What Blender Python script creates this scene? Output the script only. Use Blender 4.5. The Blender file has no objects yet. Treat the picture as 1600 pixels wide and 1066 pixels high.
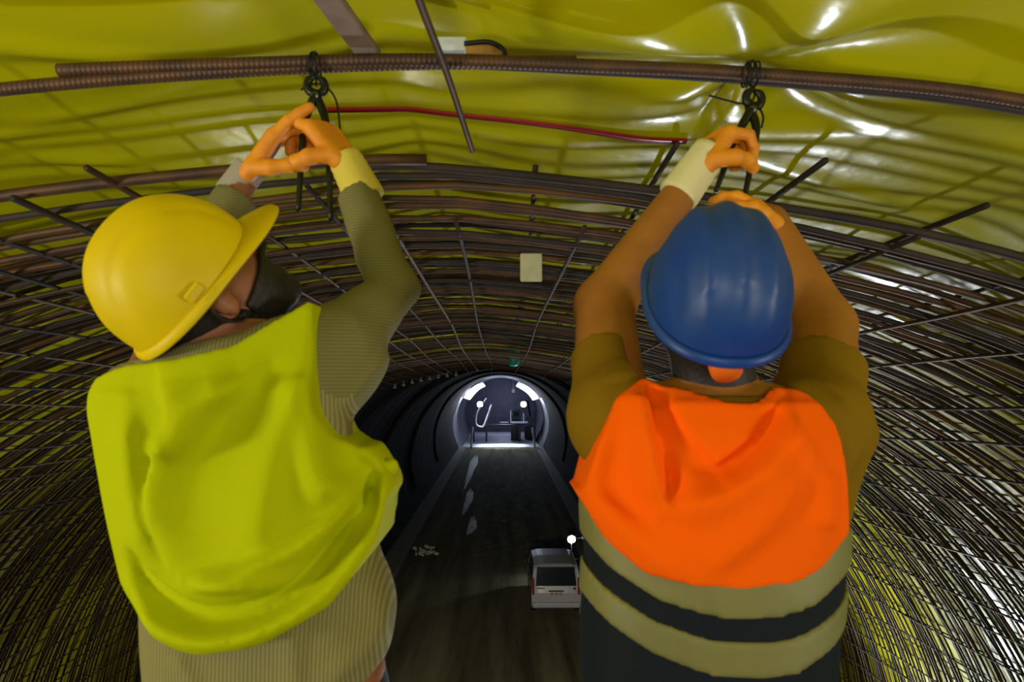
import bpy, bmesh, math, random
import numpy as np
from mathutils import Vector, Matrix

random.seed(7)
rng = np.random.default_rng(7)
scene = bpy.context.scene
COL = scene.collection
PI = math.pi

# ------------------------------------------------------------------ camera
CAM = np.array([0.2, 0.0, 9.4])
FPX = 1067.0
PITCH = math.atan(65 / FPX)
YAW = math.atan(15 / FPX)
cam_data = bpy.data.cameras.new('camera')
cam = bpy.data.objects.new('camera', cam_data)
COL.objects.link(cam)
cam.location = CAM
cam.rotation_euler = (PI / 2 + PITCH, 0, -YAW)
cam_data.sensor_width = 36
cam_data.lens = FPX / 1600 * 36
cam_data.clip_start = 0.05
cam_data.clip_end = 400
cam_data.dof.use_dof = True
cam_data.dof.focus_distance = 14.0
cam_data.dof.aperture_fstop = 6.3
scene.camera = cam
ROT = np.array(Matrix.Rotation(-YAW, 3, 'Z') @ Matrix.Rotation(PI / 2 + PITCH, 3, 'X'))


def P(px, py, d):
    """the point at distance d down the tunnel that stands on the photo's pixel"""
    v = ROT @ np.array([(px - 800) / FPX, (533 - py) / FPX, -1.0])
    return CAM + v * (d / v[1])


# ------------------------------------------------------------------ world, exposure
w = bpy.data.worlds.new('world')
scene.world = w
w.use_nodes = True
w.node_tree.nodes['Background'].inputs[0].default_value = (0.75, 0.85, 1.0, 1)
w.node_tree.nodes['Background'].inputs[1].default_value = 0.035
vs = scene.view_settings
vs.view_transform = 'Standard'
vs.look = 'None'
vs.gamma = 1.0
vs.exposure = 0.0
vs.use_curve_mapping = False


def lamp(name, kind, loc, target, power, color, size=0.5, size_y=None, spot=None):
    l = bpy.data.lights.new(name, kind)
    l.energy = power
    l.color = color
    if kind == 'AREA':
        l.shape = 'RECTANGLE'
        l.size = size
        l.size_y = size_y or size
    else:
        l.shadow_soft_size = size
    if spot:
        l.spot_size = spot
        l.spot_blend = 0.6
    o = bpy.data.objects.new(name, l)
    COL.objects.link(o)
    o.location = loc
    o.rotation_euler = (Vector(target) - Vector(loc)).to_track_quat('-Z', 'Y').to_euler()
    return o


# site floodlights standing on the deck behind the photographer, and on the tunnel floor; then added fill lights
lamp('deck_flood_left', 'AREA', (-3.0, -0.5, 8.9), (-0.6, 1.5, 9.7), 68, (1.0, 0.94, 0.80), 0.5, 0.4)
lamp('deck_flood_right', 'AREA', (3.2, -0.6, 8.8), (0.9, 1.6, 9.6), 36, (1.0, 0.95, 0.86), 0.5, 0.4)
lamp('deck_flood_back', 'AREA', (0.2, -1.6, 9.2), (0.1, 0.6, 12.0), 28, (1.0, 0.94, 0.82), 0.6, 0.4)
lamp('floor_flood_right', 'SPOT', (3.8, 12.9, 1.9), (3.6, 3.5, 9.0), 2500, (0.86, 0.92, 1.0), 0.4, spot=1.75)
lamp('floor_flood_left', 'SPOT', (-3.4, 12.7, 1.4), (-4.4, 5.0, 8.0), 170, (1.0, 0.96, 0.85), 0.2, spot=2.0)
lamp('van_fill', 'SPOT', (1.6, 4.0, 3.3), (2.2, 28, 1.2), 150, (0.88, 0.93, 1.0), 0.2, spot=0.25)  # added fill with no fixture, brightens the back of the van
lamp('road_fill', 'SPOT', (0.2, 3.0, 7.2), (0, 20, 0), 5000, (1.0, 0.95, 0.74), 0.3, spot=1.25)  # unseen light added from above to lift the near road
lamp('chamber_fill', 'POINT', (0.5, 124, 6.5), (0, 0, 0), 1100, (0.62, 0.70, 1.0), 0.4)  # invented fill for the chamber's back wall and machines


# ------------------------------------------------------------------ materials
def mat(name, color, rough=0.6, metal=0.0, spec=0.5, noise=None, bump=None, coat=0.0, sss=0.0):
    """noise = (scale, other colour, low, high); bump = (scale, strength, distance)"""
    m = bpy.data.materials.new(name)
    m.use_nodes = True
    nt = m.node_tree
    b = nt.nodes['Principled BSDF']
    b.inputs['Base Color'].default_value = (*color, 1)
    b.inputs['Roughness'].default_value = rough
    b.inputs['Metallic'].default_value = metal
    b.inputs['Specular IOR Level'].default_value = spec
    b.inputs['Coat Weight'].default_value = coat
    tc = nt.nodes.new('ShaderNodeTexCoord')
    if noise:
        n = nt.nodes.new('ShaderNodeTexNoise')
        n.inputs['Scale'].default_value = noise[0]
        n.inputs['Detail'].default_value = 6
        r = nt.nodes.new('ShaderNodeValToRGB')
        r.color_ramp.elements[0].position = noise[2]
        r.color_ramp.elements[1].position = noise[3]
        r.color_ramp.elements[0].color = (*color, 1)
        r.color_ramp.elements[1].color = (*noise[1], 1)
        nt.links.new(tc.outputs['Object'], n.inputs['Vector'])
        nt.links.new(n.outputs['Fac'], r.inputs['Fac'])
        nt.links.new(r.outputs['Color'], b.inputs['Base Color'])
    if bump:
        n2 = nt.nodes.new('ShaderNodeTexNoise')
        n2.inputs['Scale'].default_value = bump[0]
        n2.inputs['Detail'].default_value = 4
        bp = nt.nodes.new('ShaderNodeBump')
        bp.inputs['Strength'].default_value = bump[1]
        bp.inputs['Distance'].default_value = bump[2]
        nt.links.new(tc.outputs['Object'], n2.inputs['Vector'])
        nt.links.new(n2.outputs['Fac'], bp.inputs['Height'])
        nt.links.new(bp.outputs['Normal'], b.inputs['Normal'])
    return m


def emat(name, color, strength):
    m = bpy.data.materials.new(name)
    m.use_nodes = True
    b = m.node_tree.nodes['Principled BSDF']
    b.inputs['Base Color'].default_value = (*color, 1)
    b.inputs['Emission Color'].default_value = (*color, 1)
    b.inputs['Emission Strength'].default_value = strength
    return m


def stripe_mat(name, c1, c2, axis, period, rough=0.9):
    m = mat(name, c1, rough, bump=(60, 0.25, 0.004), spec=0.2)
    nt = m.node_tree
    b = nt.nodes['Principled BSDF']
    tc = nt.nodes.new('ShaderNodeTexCoord')
    wv = nt.nodes.new('ShaderNodeTexWave')
    wv.wave_type = 'BANDS'
    wv.bands_direction = axis
    wv.inputs['Scale'].default_value = 2 * PI / (20 * period)
    wv.inputs['Distortion'].default_value = 0.4
    wv.inputs['Detail'].default_value = 1.0
    r = nt.nodes.new('ShaderNodeValToRGB')
    r.color_ramp.elements[0].position = 0.25
    r.color_ramp.elements[1].position = 0.75
    r.color_ramp.elements[0].color = (*c1, 1)
    r.color_ramp.elements[1].color = (*c2, 1)
    nt.links.new(tc.outputs['Object'], wv.inputs['Vector'])
    nt.links.new(wv.outputs['Fac'], r.inputs['Fac'])
    nt.links.new(r.outputs['Color'], b.inputs['Base Color'])
    return m


M = {}
M['membrane'] = mat('yellow_membrane', (0.54, 0.50, 0.001), 0.22, spec=0.32, noise=(0.8, (0.46, 0.435, 0.002), 0.35, 0.7), bump=(3.5, 0.22, 0.03))
M['rust'] = mat('rusty_steel', (0.060, 0.032, 0.016), 0.6, 0.3, noise=(9, (0.115, 0.05, 0.018), 0.4, 0.65))
M['rust2'] = mat('dark_steel', (0.026, 0.019, 0.017), 0.75, 0.1, noise=(7, (0.055, 0.033, 0.022), 0.4, 0.7))
M['rust3'] = mat('orange_rusted_steel', (0.13, 0.055, 0.016), 0.6, 0.25, noise=(8, (0.09, 0.05, 0.025), 0.4, 0.65))
M['rust_ribbed'] = mat('rusty_ribbed_bar', (0.060, 0.032, 0.016), 0.55, 0.35, noise=(9, (0.115, 0.05, 0.018), 0.4, 0.65))
_nt = M['rust_ribbed'].node_tree
_w = _nt.nodes.new('ShaderNodeTexWave')
_w.inputs['Scale'].default_value = 2 * PI / (20 * 0.012)
_w.bands_direction = 'X'
_b = _nt.nodes.new('ShaderNodeBump')
_b.inputs['Strength'].default_value = 0.45
_b.inputs['Distance'].default_value = 0.004
_nt.links.new(_nt.nodes['Texture Coordinate'].outputs['Object'], _w.inputs['Vector'])
_nt.links.new(_w.outputs['Fac'], _b.inputs['Height'])
_nt.links.new(_b.outputs['Normal'], _nt.nodes['Principled BSDF'].inputs['Normal'])
M['wire'] = mat('black_tie_wire', (0.012, 0.012, 0.010), 0.45, 0.5)
M['tool'] = mat('blackened_tool_steel', (0.018, 0.019, 0.012), 0.35, 0.6)
M['toolhi'] = mat('worn_tool_steel', (0.16, 0.16, 0.13), 0.3, 0.8)
M['batten'] = mat('weathered_batten', (0.26, 0.18, 0.13), 0.75, noise=(12, (0.15, 0.10, 0.06), 0.35, 0.7))
M['red'] = mat('red_seam_strip', (0.30, 0.008, 0.016), 0.3, spec=0.6)
M['cream'] = mat('cream_plastic', (0.60, 0.58, 0.34), 0.55, noise=(14, (0.50, 0.48, 0.26), 0.35, 0.7))
M['white'] = mat('white_plastic', (0.62, 0.68, 0.66), 0.4)
M['wood'] = mat('ochre_wood', (0.42, 0.22, 0.02), 0.6, noise=(25, (0.28, 0.13, 0.02), 0.35, 0.7))
M['teal'] = mat('teal_plastic', (0.03, 0.30, 0.27), 0.35)
M['helmet_y'] = mat('yellow_helmet_plastic', (0.68, 0.50, 0.001), 0.5, spec=0.22, noise=(7, (0.62, 0.45, 0.001), 0.4, 0.75))
M['helmet_b'] = mat('blue_helmet_plastic', (0.006, 0.045, 0.25), 0.42, spec=0.35, noise=(5, (0.028, 0.075, 0.19), 0.42, 0.72), bump=(20, 0.06, 0.004))
M['helmet_strap'] = mat('orange_strap_plastic', (0.78, 0.16, 0.01), 0.5)
M['vest_l'] = mat('lime_vest_fabric', (0.43, 0.48, 0.001), 0.85, spec=0.05, bump=(140, 0.2, 0.002))
M['vest_o'] = mat('orange_vest_fabric', (0.98, 0.125, 0.001), 0.85, spec=0.05, bump=(140, 0.2, 0.002))
M['vest_n'] = mat('navy_vest_fabric', (0.006, 0.010, 0.015), 0.85, spec=0.2, bump=(140, 0.2, 0.002))
M['band'] = mat('grey_green_reflective_band', (0.205, 0.195, 0.055), 0.6, noise=(9, (0.165, 0.158, 0.045), 0.35, 0.7), bump=(60, 0.2, 0.003))
M['shirt_body'] = stripe_mat('striped_shirt', (0.175, 0.155, 0.05), (0.27, 0.25, 0.10), 'X', 0.006)
M['shirt_sleeve'] = stripe_mat('striped_shirt_sleeve', (0.15, 0.138, 0.045), (0.20, 0.185, 0.07), 'Z', 0.006)
M['collar'] = mat('grey_collar_fabric', (0.16, 0.155, 0.11), 0.9)
M['tshirt'] = mat('ochre_tshirt', (0.22, 0.125, 0.006), 0.9, spec=0.06, noise=(5, (0.19, 0.108, 0.006), 0.35, 0.7), bump=(90, 0.2, 0.003))
M['skin'] = mat('tanned_skin', (0.36, 0.145, 0.024), 0.55, spec=0.25, noise=(18, (0.31, 0.12, 0.022), 0.35, 0.7))
M['skin2'] = mat('ruddy_skin', (0.30, 0.115, 0.05), 0.5, spec=0.35, noise=(18, (0.25, 0.09, 0.04), 0.35, 0.7))
M['hair'] = mat('black_hair', (0.010, 0.008, 0.006), 0.6, bump=(120, 0.5, 0.004))
M['glove'] = mat('orange_work_glove', (0.80, 0.30, 0.006), 0.6, noise=(16, (0.66, 0.21, 0.005), 0.4, 0.7), bump=(90, 0.3, 0.003))
M['cuff_y'] = mat('yellow_knit_cuff', (0.66, 0.54, 0.07), 0.9, bump=(120, 0.3, 0.003))
M['cuff_c'] = mat('cream_knit_cuff', (0.70, 0.64, 0.33), 0.9, bump=(120, 0.3, 0.003))
M['cuff_g'] = mat('grey_cuff', (0.34, 0.30, 0.24), 0.9)
M['jeans'] = mat('dark_blue_trousers', (0.018, 0.025, 0.04), 0.9)
M['boot'] = mat('black_boot_leather', (0.012, 0.011, 0.010), 0.5)
M['deck'] = mat('deck_plywood', (0.14, 0.10, 0.06), 0.8, noise=(6, (0.09, 0.06, 0.04), 0.35, 0.7))
M['steel'] = mat('painted_steel', (0.10, 0.10, 0.10), 0.5, 0.5)
M['shot'] = mat('dark_shotcrete', (0.022, 0.021, 0.023), 0.95, spec=0.08, noise=(1.2, (0.017, 0.017, 0.020), 0.35, 0.7), bump=(3.0, 0.5, 0.06))
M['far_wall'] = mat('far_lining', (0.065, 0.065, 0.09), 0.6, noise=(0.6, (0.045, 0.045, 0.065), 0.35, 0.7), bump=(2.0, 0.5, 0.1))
M['kerb'] = mat('kerb_concrete', (0.17, 0.16, 0.115), 0.8, noise=(2.0, (0.12, 0.115, 0.085), 0.35, 0.7), bump=(4, 0.3, 0.03))
M['van'] = mat('white_van_paint', (0.40, 0.40, 0.43), 0.35, spec=0.4, coat=0.2)
M['glass'] = mat('dark_window_glass', (0.008, 0.010, 0.014), 0.08, spec=0.6)
M['rubber'] = mat('black_rubber', (0.012, 0.012, 0.012), 0.7)
M['tail'] = mat('red_tail_lamp', (0.30, 0.012, 0.02), 0.3)
M['plate'] = mat('licence_plate', (0.50, 0.38, 0.38), 0.5)
M['plate_ink'] = mat('licence_plate_characters', (0.16, 0.02, 0.03), 0.5)
M['lamp_far'] = emat('lit_lamp_far', (0.72, 0.84, 1.0), 260)
M['lamp_van'] = emat('lit_work_lamp', (0.75, 0.86, 1.0), 220)
M['lining_white'] = mat('white_fleece', (0.72, 0.72, 0.76), 0.6, noise=(1.5, (0.50, 0.50, 0.56), 0.4, 0.65), bump=(3, 0.6, 0.1))
M['machine'] = mat('machine_green_grey', (0.08, 0.16, 0.14), 0.5)
M['machine_dark'] = mat('machine_dark_steel', (0.035, 0.035, 0.05), 0.5, 0.4)
M['pale'] = mat('pale_painted_steel', (0.62, 0.62, 0.68), 0.5)
M['stone'] = mat('pale_rubble', (0.46, 0.44, 0.36), 0.9)
M['stud'] = mat('pale_stud', (0.60, 0.58, 0.60), 0.4)

# wet, muddy road
fm = mat('muddy_wet_road', (0.036, 0.033, 0.020), 0.5)
nt = fm.node_tree
b = nt.nodes['Principled BSDF']
tc = nt.nodes.new('ShaderNodeTexCoord')
mp = nt.nodes.new('ShaderNodeMapping')
mp.inputs['Scale'].default_value = (1.1, 0.07, 1)
n1 = nt.nodes.new('ShaderNodeTexNoise')
n1.inputs['Scale'].default_value = 1.0
n1.inputs['Detail'].default_value = 7
n1.inputs['Roughness'].default_value = 0.6
r1 = nt.nodes.new('ShaderNodeValToRGB')
r1.color_ramp.elements[0].position = 0.36
r1.color_ramp.elements[1].position = 0.68
r1.color_ramp.elements[0].color = (0.080, 0.073, 0.040, 1)
r1.color_ramp.elements[1].color = (0.25, 0.23, 0.13, 1)
r2 = nt.nodes.new('ShaderNodeValToRGB')
r2.color_ramp.elements[0].position = 0.38
r2.color_ramp.elements[1].position = 0.50
r2.color_ramp.elements[0].color = (0.72, 0.72, 0.72, 1)
r2.color_ramp.elements[1].color = (0.9, 0.9, 0.9, 1)
n2 = nt.nodes.new('ShaderNodeTexNoise')
n2.inputs['Scale'].default_value = 1.7
n2.inputs['Detail'].default_value = 5
bp = nt.nodes.new('ShaderNodeBump')
bp.inputs['Strength'].default_value = 0.12
bp.inputs['Distance'].default_value = 0.06
L = nt.links.new
L(tc.outputs['Object'], mp.inputs['Vector'])
L(mp.outputs['Vector'], n1.inputs['Vector'])
L(n1.outputs['Fac'], r1.inputs['Fac'])
L(r1.outputs['Color'], b.inputs['Base Color'])
L(tc.outputs['Object'], n2.inputs['Vector'])
L(n2.outputs['Fac'], r2.inputs['Fac'])
L(r2.outputs['Color'], b.inputs['Roughness'])
L(n2.outputs['Fac'], bp.inputs['Height'])
L(bp.outputs['Normal'], b.inputs['Normal'])
b.inputs['Specular IOR Level'].default_value = 0.03
M['road'] = fm
M['puddle'] = mat('puddle_water', (0.010, 0.010, 0.012), 0.5, spec=0.03, bump=(2.2, 0.6, 0.06))
M['chamber_floor'] = mat('brightened_chamber_floor', (0.42, 0.42, 0.47), 0.6, noise=(0.7, (0.26, 0.26, 0.30), 0.4, 0.65))  # lamplit stretch of road painted paler in its base colour


# ------------------------------------------------------------------ object helpers
def wloc(o):
    v = np.zeros(3)
    while o is not None:
        v = v + np.array(o.location)
        o = o.parent
    return v


def obj(name, verts, faces, m, parent=None, smooth=True, origin=None):
    """ONE mesh object from world-space vertices; parent keeps the vertices where they are"""
    verts = np.asarray(verts, dtype=float).reshape(-1, 3)
    base = wloc(parent) if parent is not None else np.zeros(3)
    loc = np.zeros(3)
    if origin is not None:
        loc = np.asarray(origin, float) - base
    me = bpy.data.meshes.new(name)
    me.from_pydata((verts - base - loc).tolist(), [], [tuple(f) for f in faces])
    for mm in (m if isinstance(m, (list, tuple)) else [m]):
        me.materials.append(mm)
    if smooth:
        me.polygons.foreach_set('use_smooth', [True] * len(me.polygons))
    me.update()
    o = bpy.data.objects.new(name, me)
    COL.objects.link(o)
    o.location = loc
    if parent is not None:
        o.parent = parent
    return o


def thing(name, label, cat, loc, group=None):
    o = bpy.data.objects.new(name, None)
    COL.objects.link(o)
    o.location = loc
    o.empty_display_size = 0.1
    return tag(o, label, cat, group)


def tag(o, label, cat, group=None, kind=None):
    o['label'] = label
    o['category'] = cat
    if group:
        o['group'] = group
    if kind:
        o['kind'] = kind
    return o


def struct(o):
    o['kind'] = 'structure'
    return o


class MB:
    """collects shapes for one mesh"""
    def __init__(self):
        self.v, self.f, self.n = [], [], 0

    def add(self, v, f):
        v = np.asarray(v, float).reshape(-1, 3)
        self.v.append(v)
        self.f += [tuple(i + self.n for i in q) for q in f]
        self.n += len(v)
        return self

    def box(self, c, s, R=None):
        c = np.asarray(c, float)
        s = np.asarray(s, float) / 2
        v = np.array([[x, y, z] for x in (-1, 1) for y in (-1, 1) for z in (-1, 1)], float) * s
        if R is not None:
            v = v @ np.asarray(R).T
        return self.add(v + c, [(0, 1, 3, 2), (4, 6, 7, 5), (0, 4, 5, 1), (2, 3, 7, 6), (0, 2, 6, 4), (1, 5, 7, 3)])

    def tube(self, pts, r, n=8, cap=True):
        v, f = tube(pts, r, n, cap)
        return self.add(v, f)

    def build(self, name, m, parent=None, smooth=False, origin=None, bevel=0.0):
        o = obj(name, np.vstack(self.v), self.f, m, parent, smooth, origin)
        if bevel:
            md = o.modifiers.new('bevel', 'BEVEL')
            md.width = bevel
            md.segments = 3
            md.limit_method = 'ANGLE'
        return o


def tube(pts, r, n=8, cap=True):
    pts = np.asarray(pts, float)
    k = len(pts)
    r = np.full(k, r, float) if np.isscalar(r) else np.asarray(r, float)
    t = np.gradient(pts, axis=0)
    t /= np.linalg.norm(t, axis=1)[:, None] + 1e-12
    up = np.array([0, 0, 1.0]) if abs(t[0][2]) < 0.9 else np.array([1.0, 0, 0])
    u = np.cross(up, t[0])
    u /= np.linalg.norm(u)
    v = np.empty((k, n, 3))
    a = np.arange(n) * 2 * PI / n
    for i in range(k):
        u = u - t[i] * np.dot(u, t[i])
        u /= np.linalg.norm(u)
        w_ = np.cross(t[i], u)
        v[i] = pts[i] + r[i] * (np.cos(a)[:, None] * u + np.sin(a)[:, None] * w_)
    f = []
    for i in range(k - 1):
        for j in range(n):
            j2 = (j + 1) % n
            f.append((i * n + j, i * n + j2, (i + 1) * n + j2, (i + 1) * n + j))
    if cap:
        f.append(tuple(range(n))[::-1])
        f.append(tuple((k - 1) * n + j for j in range(n)))
    return v.reshape(-1, 3), f


def grid_faces(a, c, wrap=False):
    f = []
    for i in range(a - 1):
        for j in range(c - 1 + (1 if wrap else 0)):
            j2 = (j + 1) % c
            f.append((i * c + j, i * c + j2, (i + 1) * c + j2, (i + 1) * c + j))
    return f


def unit(v):
    v = np.asarray(v, float)
    return v / np.linalg.norm(v)


def spline(pts, n=24):
    """smooth curve through points (Catmull-Rom)"""
    p = np.asarray(pts, float)
    p = np.vstack([2 * p[0] - p[1], p, 2 * p[-1] - p[-2]])
    out = []
    m_ = len(p) - 3
    for i in range(m_):
        for t in np.linspace(0, 1, max(2, n // m_), endpoint=(i == m_ - 1)):
            a, b_, c, d = p[i:i + 4]
            out.append(0.5 * (2 * b_ + (c - a) * t + (2 * a - 5 * b_ + 4 * c - d) * t * t + (3 * b_ - a - 3 * c + d) * t ** 3))
    return np.array(out)


# ------------------------------------------------------------------ the tunnel's setting
RC = 6.4           # inner mat of the reinforcement cage
SLOPE = 0.038      # the cage drops a little away from the deck


def crown_z(y, dz):
    return CAM[2] + dz - SLOPE * y


RM = 6.64
XA = -0.10         # the crown's seam


def wrinkle(s, y):
    """inward sag and creases of the loose sheet; s = arc length from the crown seam"""
    near = np.exp(-(np.maximum(np.abs(s) - 1.5, 0) / 1.6) ** 2) * np.exp(-(np.maximum(y - 2.0, 0) / 2.0) ** 2)
    h = 0.022 * np.sin(1.1 * s + 0.9 * y + 0.5 * np.sin(1.7 * y)) + 0.016 * np.sin(2.3 * y - 1.2 * s + np.sin(1.3 * s))
    h = h + 0.010 * np.sin(5.1 * s - 2.2 * y + 1.5 * np.sin(1.9 * y + 0.4 * s)) + 0.007 * np.sin(6.7 * y + 3.9 * s + 1.2 * np.sin(2.9 * s))
    h = h * (0.55 + 0.45 * near)
    # creases fanning out of the tie point over the right-hand worker
    dx, dy = s - 0.94, y - 1.70
    rr = np.sqrt(dx * dx + dy * dy) + 1e-6
    an = np.arctan2(dx, -dy)
    fan = np.exp(-(rr / 1.05) ** 2) * (1 - np.exp(-(rr / 0.16) ** 2)) * np.where(dy < 0.12, 1.0, np.exp(-((dy - 0.12) / 0.25) ** 2))
    h = h + 0.034 * fan * np.sin(4.5 * an + 0.6) - 0.035 * np.exp(-(rr / 0.26) ** 2)
    # long crossing creases on the left
    for (s0, y0, ca, sa, wd, am) in ((-0.9, 1.6, 0.93, 0.36, 0.045, 0.014), (-0.7, 1.9, 0.97, -0.25, 0.05, 0.012), (-1.3, 2.2, 0.9, 0.43, 0.05, 0.013), (-0.4, 1.35, 0.98, 0.2, 0.05, 0.015), (1.4, 2.35, 0.95, 0.3, 0.06, 0.016), (1.0, 2.1, 0.96, -0.28, 0.07, 0.018)):
        q = (y - y0) * ca - (s - s0) * sa
        al = (y - y0) * sa + (s - s0) * ca
        h = h + am * np.exp(-(q / wd) ** 2) * np.exp(-(al / 0.9) ** 2)
    return h


def membrane_point(th, y):
    s = th * RM
    r = RM - wrinkle(s, y)
    x = XA + r * np.sin(th)
    z = crown_z(y, 0.97) - RM + r * np.cos(th) - 0.11 * np.sqrt(s * s + 0.0009) * np.exp(-(s / 1.0) ** 2)
    return np.stack([x, y + 0 * th, z], -1)


def build_membrane():
    u = np.linspace(-1, 1, 420)
    th = np.sign(u) * (0.32 * np.abs(u) + 1.90 * np.abs(u) ** 3)
    yy = np.concatenate([np.linspace(-3.2, 0.4, 30, endpoint=False), np.linspace(0.4, 3.4, 120, endpoint=False), np.linspace(3.4, 13.3, 120)])
    T, Y = np.meshgrid(th, yy, indexing='ij')
    v = membrane_point(T, Y).reshape(-1, 3)
    return struct(obj('ceiling', v, grid_faces(len(th), len(yy)), M['membrane']))


build_membrane()

# bare tunnel beyond the cage: side walls and vault as one lining
RT, CT = 6.75, CAM[2] + 0.95 - 6.75


def lining(name, y0, y1, a0, a1, R, m, ny, na=60, jit=0.03, cz=CT):
    th = np.linspace(a0, a1, na)
    yy = np.linspace(y0, y1, ny)
    T, Y = np.meshgrid(th, yy, indexing='ij')
    r = R + jit * np.sin(7 * T + 1.3 * Y) * np.sin(0.9 * Y + 3 * T)
    v = np.stack([r * np.sin(T), Y, cz + r * np.cos(T)], -1).reshape(-1, 3)
    return struct(obj(name, v, grid_faces(na, ny), m))


lining('wall_left', 13.0, 97, -2.2, -0.8, RT, M['shot'], 120)
lining('trim_1', 13.0, 97, -0.8, 0.8, RT, M['shot'], 120)
lining('wall_right', 13.0, 97, 0.8, 2.2, RT, M['shot'], 120)
lining('wall_far_chamber', 97, 132, -2.2, 2.2, RT, M['far_wall'], 50, 80, 0.08)
mb = MB()
mb.box((0, 132.2, 4.5), (14, 0.3, 13))
struct(mb.build('wall_far', M['far_wall']))
mb = MB()
mb.box((0, 62, -0.1), (13, 142, 0.2))
struct(mb.build('floor', M['road']))
mb = MB()
mb.box((-5.6, 50, 0.16), (1.35, 96, 0.32))
struct(mb.build('trim_2', M['kerb'], bevel=0.05))
mb = MB()
mb.box((5.6, 50, 0.16), (1.35, 96, 0.32))
struct(mb.build('trim_3', M['kerb'], bevel=0.05))
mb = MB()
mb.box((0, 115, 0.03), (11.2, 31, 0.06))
struct(mb.build('floor_far_chamber', M['chamber_floor']))  # slab added over the road to carry the painted lit band
# puddles along the left of the road
for i, (px, y0, y1, wd, lab) in enumerate(((738, 64, 90, 0.40, 'long puddle reflecting the far floodlights, nearest the lit chamber'), (732, 50, 61, 0.30, 'middle puddle by the left kerb, reflecting a thin streak of lamp light'), (738, 43, 48.5, 0.28, 'small puddle on the dark road, nearest the rubble heap'))):
    c = P(px, 750, (y0 + y1) / 2)
    a = np.arange(28) * 2 * PI / 28
    r_ = 1 + 0.18 * np.sin(3 * a + i) + 0.12 * np.sin(7 * a + 2 * i)
    top = np.stack([c[0] + wd * r_ * np.cos(a), c[1] + (y1 - y0) / 2 * r_ * np.sin(a), np.full(28, 0.012)], -1)
    V = np.vstack([top, top - (0, 0, 0.010)])
    f = [tuple(range(28))] + [(j, 28 + j, 28 + (j + 1) % 28, (j + 1) % 28) for j in range(28)]
    tag(obj('puddle', V, f, M['puddle'], origin=(c[0], c[1], 0), smooth=False), lab, 'puddle')
# steel arch ribs of the bare tunnel
for i, y in enumerate((19.0, 27.0, 38.0, 52.0, 70.0)):
    a = np.linspace(-1.9, 1.9, 60)
    pts = np.stack([(RT - 0.08) * np.sin(a), np.full(60, y), CT + (RT - 0.08) * np.cos(a)], -1)
    v, f = tube(pts, 0.10, 6)
    struct(obj('trim_%d' % (4 + i), v, f, M['shot']))

# ------------------------------------------------------------------ reinforcement cage
cage = thing('reinforcement_cage', 'rusty steel reinforcing bar cage lining the yellow tunnel vault', 'rebar cage', (0, 2.0, 0))
Y0, Y1 = 2.0, 13.0
arch_specs = []
y = Y0
while y < Y1:
    arch_specs.append((y, RC, 0.75))
    y += 0.135 if y > 2.8 else (0.04 if y == Y0 else 0.105)
nin = len(arch_specs)
y = 2.75
while y < Y1:
    arch_specs.append((y, RC + 0.15, 0.90))
    y += 0.21
mats_bar = [M['rust'], M['rust2'], M['rust'], M['rust3'], M['rust2']]
rest = MB()
for i, (y, R, dz) in enumerate(arch_specs):
    A = 1.95
    n = 90
    a = np.linspace(-A, A, n)
    first = (y == Y0)
    if first:
        a = np.linspace(-A, 0.012, n)
    if i == 1:
        a = np.linspace(-0.025, A, n)
    ph = rng.uniform(0, 6.28, 4)
    R_ = R + rng.normal(0, 0.012)
    rr = R_ + 0.012 * np.sin(5 * a + ph[0]) + 0.006 * np.sin(17 * a + ph[1])
    yyv = y + rng.normal(0, 0.016) + 0.022 * np.sin(3 * a + ph[2]) + 0.008 * np.sin(13 * a + ph[3])
    s = a * R
    x = XA + rr * np.sin(a)
    z = CAM[2] + dz - SLOPE * y - R + rr * np.cos(a) - 0.05 * np.abs(s) * np.exp(-(s / 1.6) ** 2)
    pts = np.stack([x, yyv, z], -1)
    rad = rng.uniform(0.011, 0.0145)
    if i < 2:
        rad = 0.017 if first else 0.0145
    v, f = tube(pts, rad, 6)
    if i < 100:
        obj('arch_bar', v, f, mats_bar[int(rng.integers(5))], cage)
    else:
        rest.add(v, f)
if rest.n:
    o = rest.build('distant_arch_bars', M['rust2'], cage, smooth=True)
    o['kind'] = 'stuff'
# bars running down the tunnel
rest = MB()
k = 0
angs = []
for side in (-1, 1):
    a = 0.02
    while a < 1.9:
        angs.append(side * a)
        a += 0.0375 if a < 0.7 else 0.033
order = sorted(range(len(angs)), key=lambda i: abs(angs[i]))
for i in order:
    a0 = angs[i] + rng.normal(0, 0.004)
    layer = k % 4 == 3
    R = RC + (0.175 if layer else -0.026)
    dz = 0.90 if layer else 0.75
    n = 26
    ys = Y0 - rng.uniform(0.0, 0.22) + (0.25 if layer else 0)
    if abs(a0) < 0.12:
        ys += rng.uniform(0.1, 0.6)
    yy = np.linspace(ys, Y1 + rng.uniform(0, 0.3), n)
    ph = rng.uniform(0, 6.28, 3)
    a = a0 + (0.0028 * np.sin(0.8 * yy + ph[0]) + rng.normal(0, 0.0006) * yy)
    rr = R - (0.01 if not layer else -0.01) * np.sin(1.7 * yy + ph[1])
    s = a * RC
    x = XA + rr * np.sin(a)
    z = CAM[2] + dz - SLOPE * yy - (RC + (0.15 if layer else 0)) + rr * np.cos(a) - 0.05 * np.abs(s) * np.exp(-(s / 1.6) ** 2)
    v, f = tube(np.stack([x, yy, z], -1), rng.uniform(0.0085, 0.011), 6)
    if k < 100:
        obj('lengthwise_bar', v, f, M['rust2'] if rng.random() < 0.8 else M['rust'], cage)
    else:
        rest.add(v, f)
    k += 1
if rest.n:
    o = rest.build('low_lengthwise_bars', M['rust2'], cage, smooth=True)
    o['kind'] = 'stuff'

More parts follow.
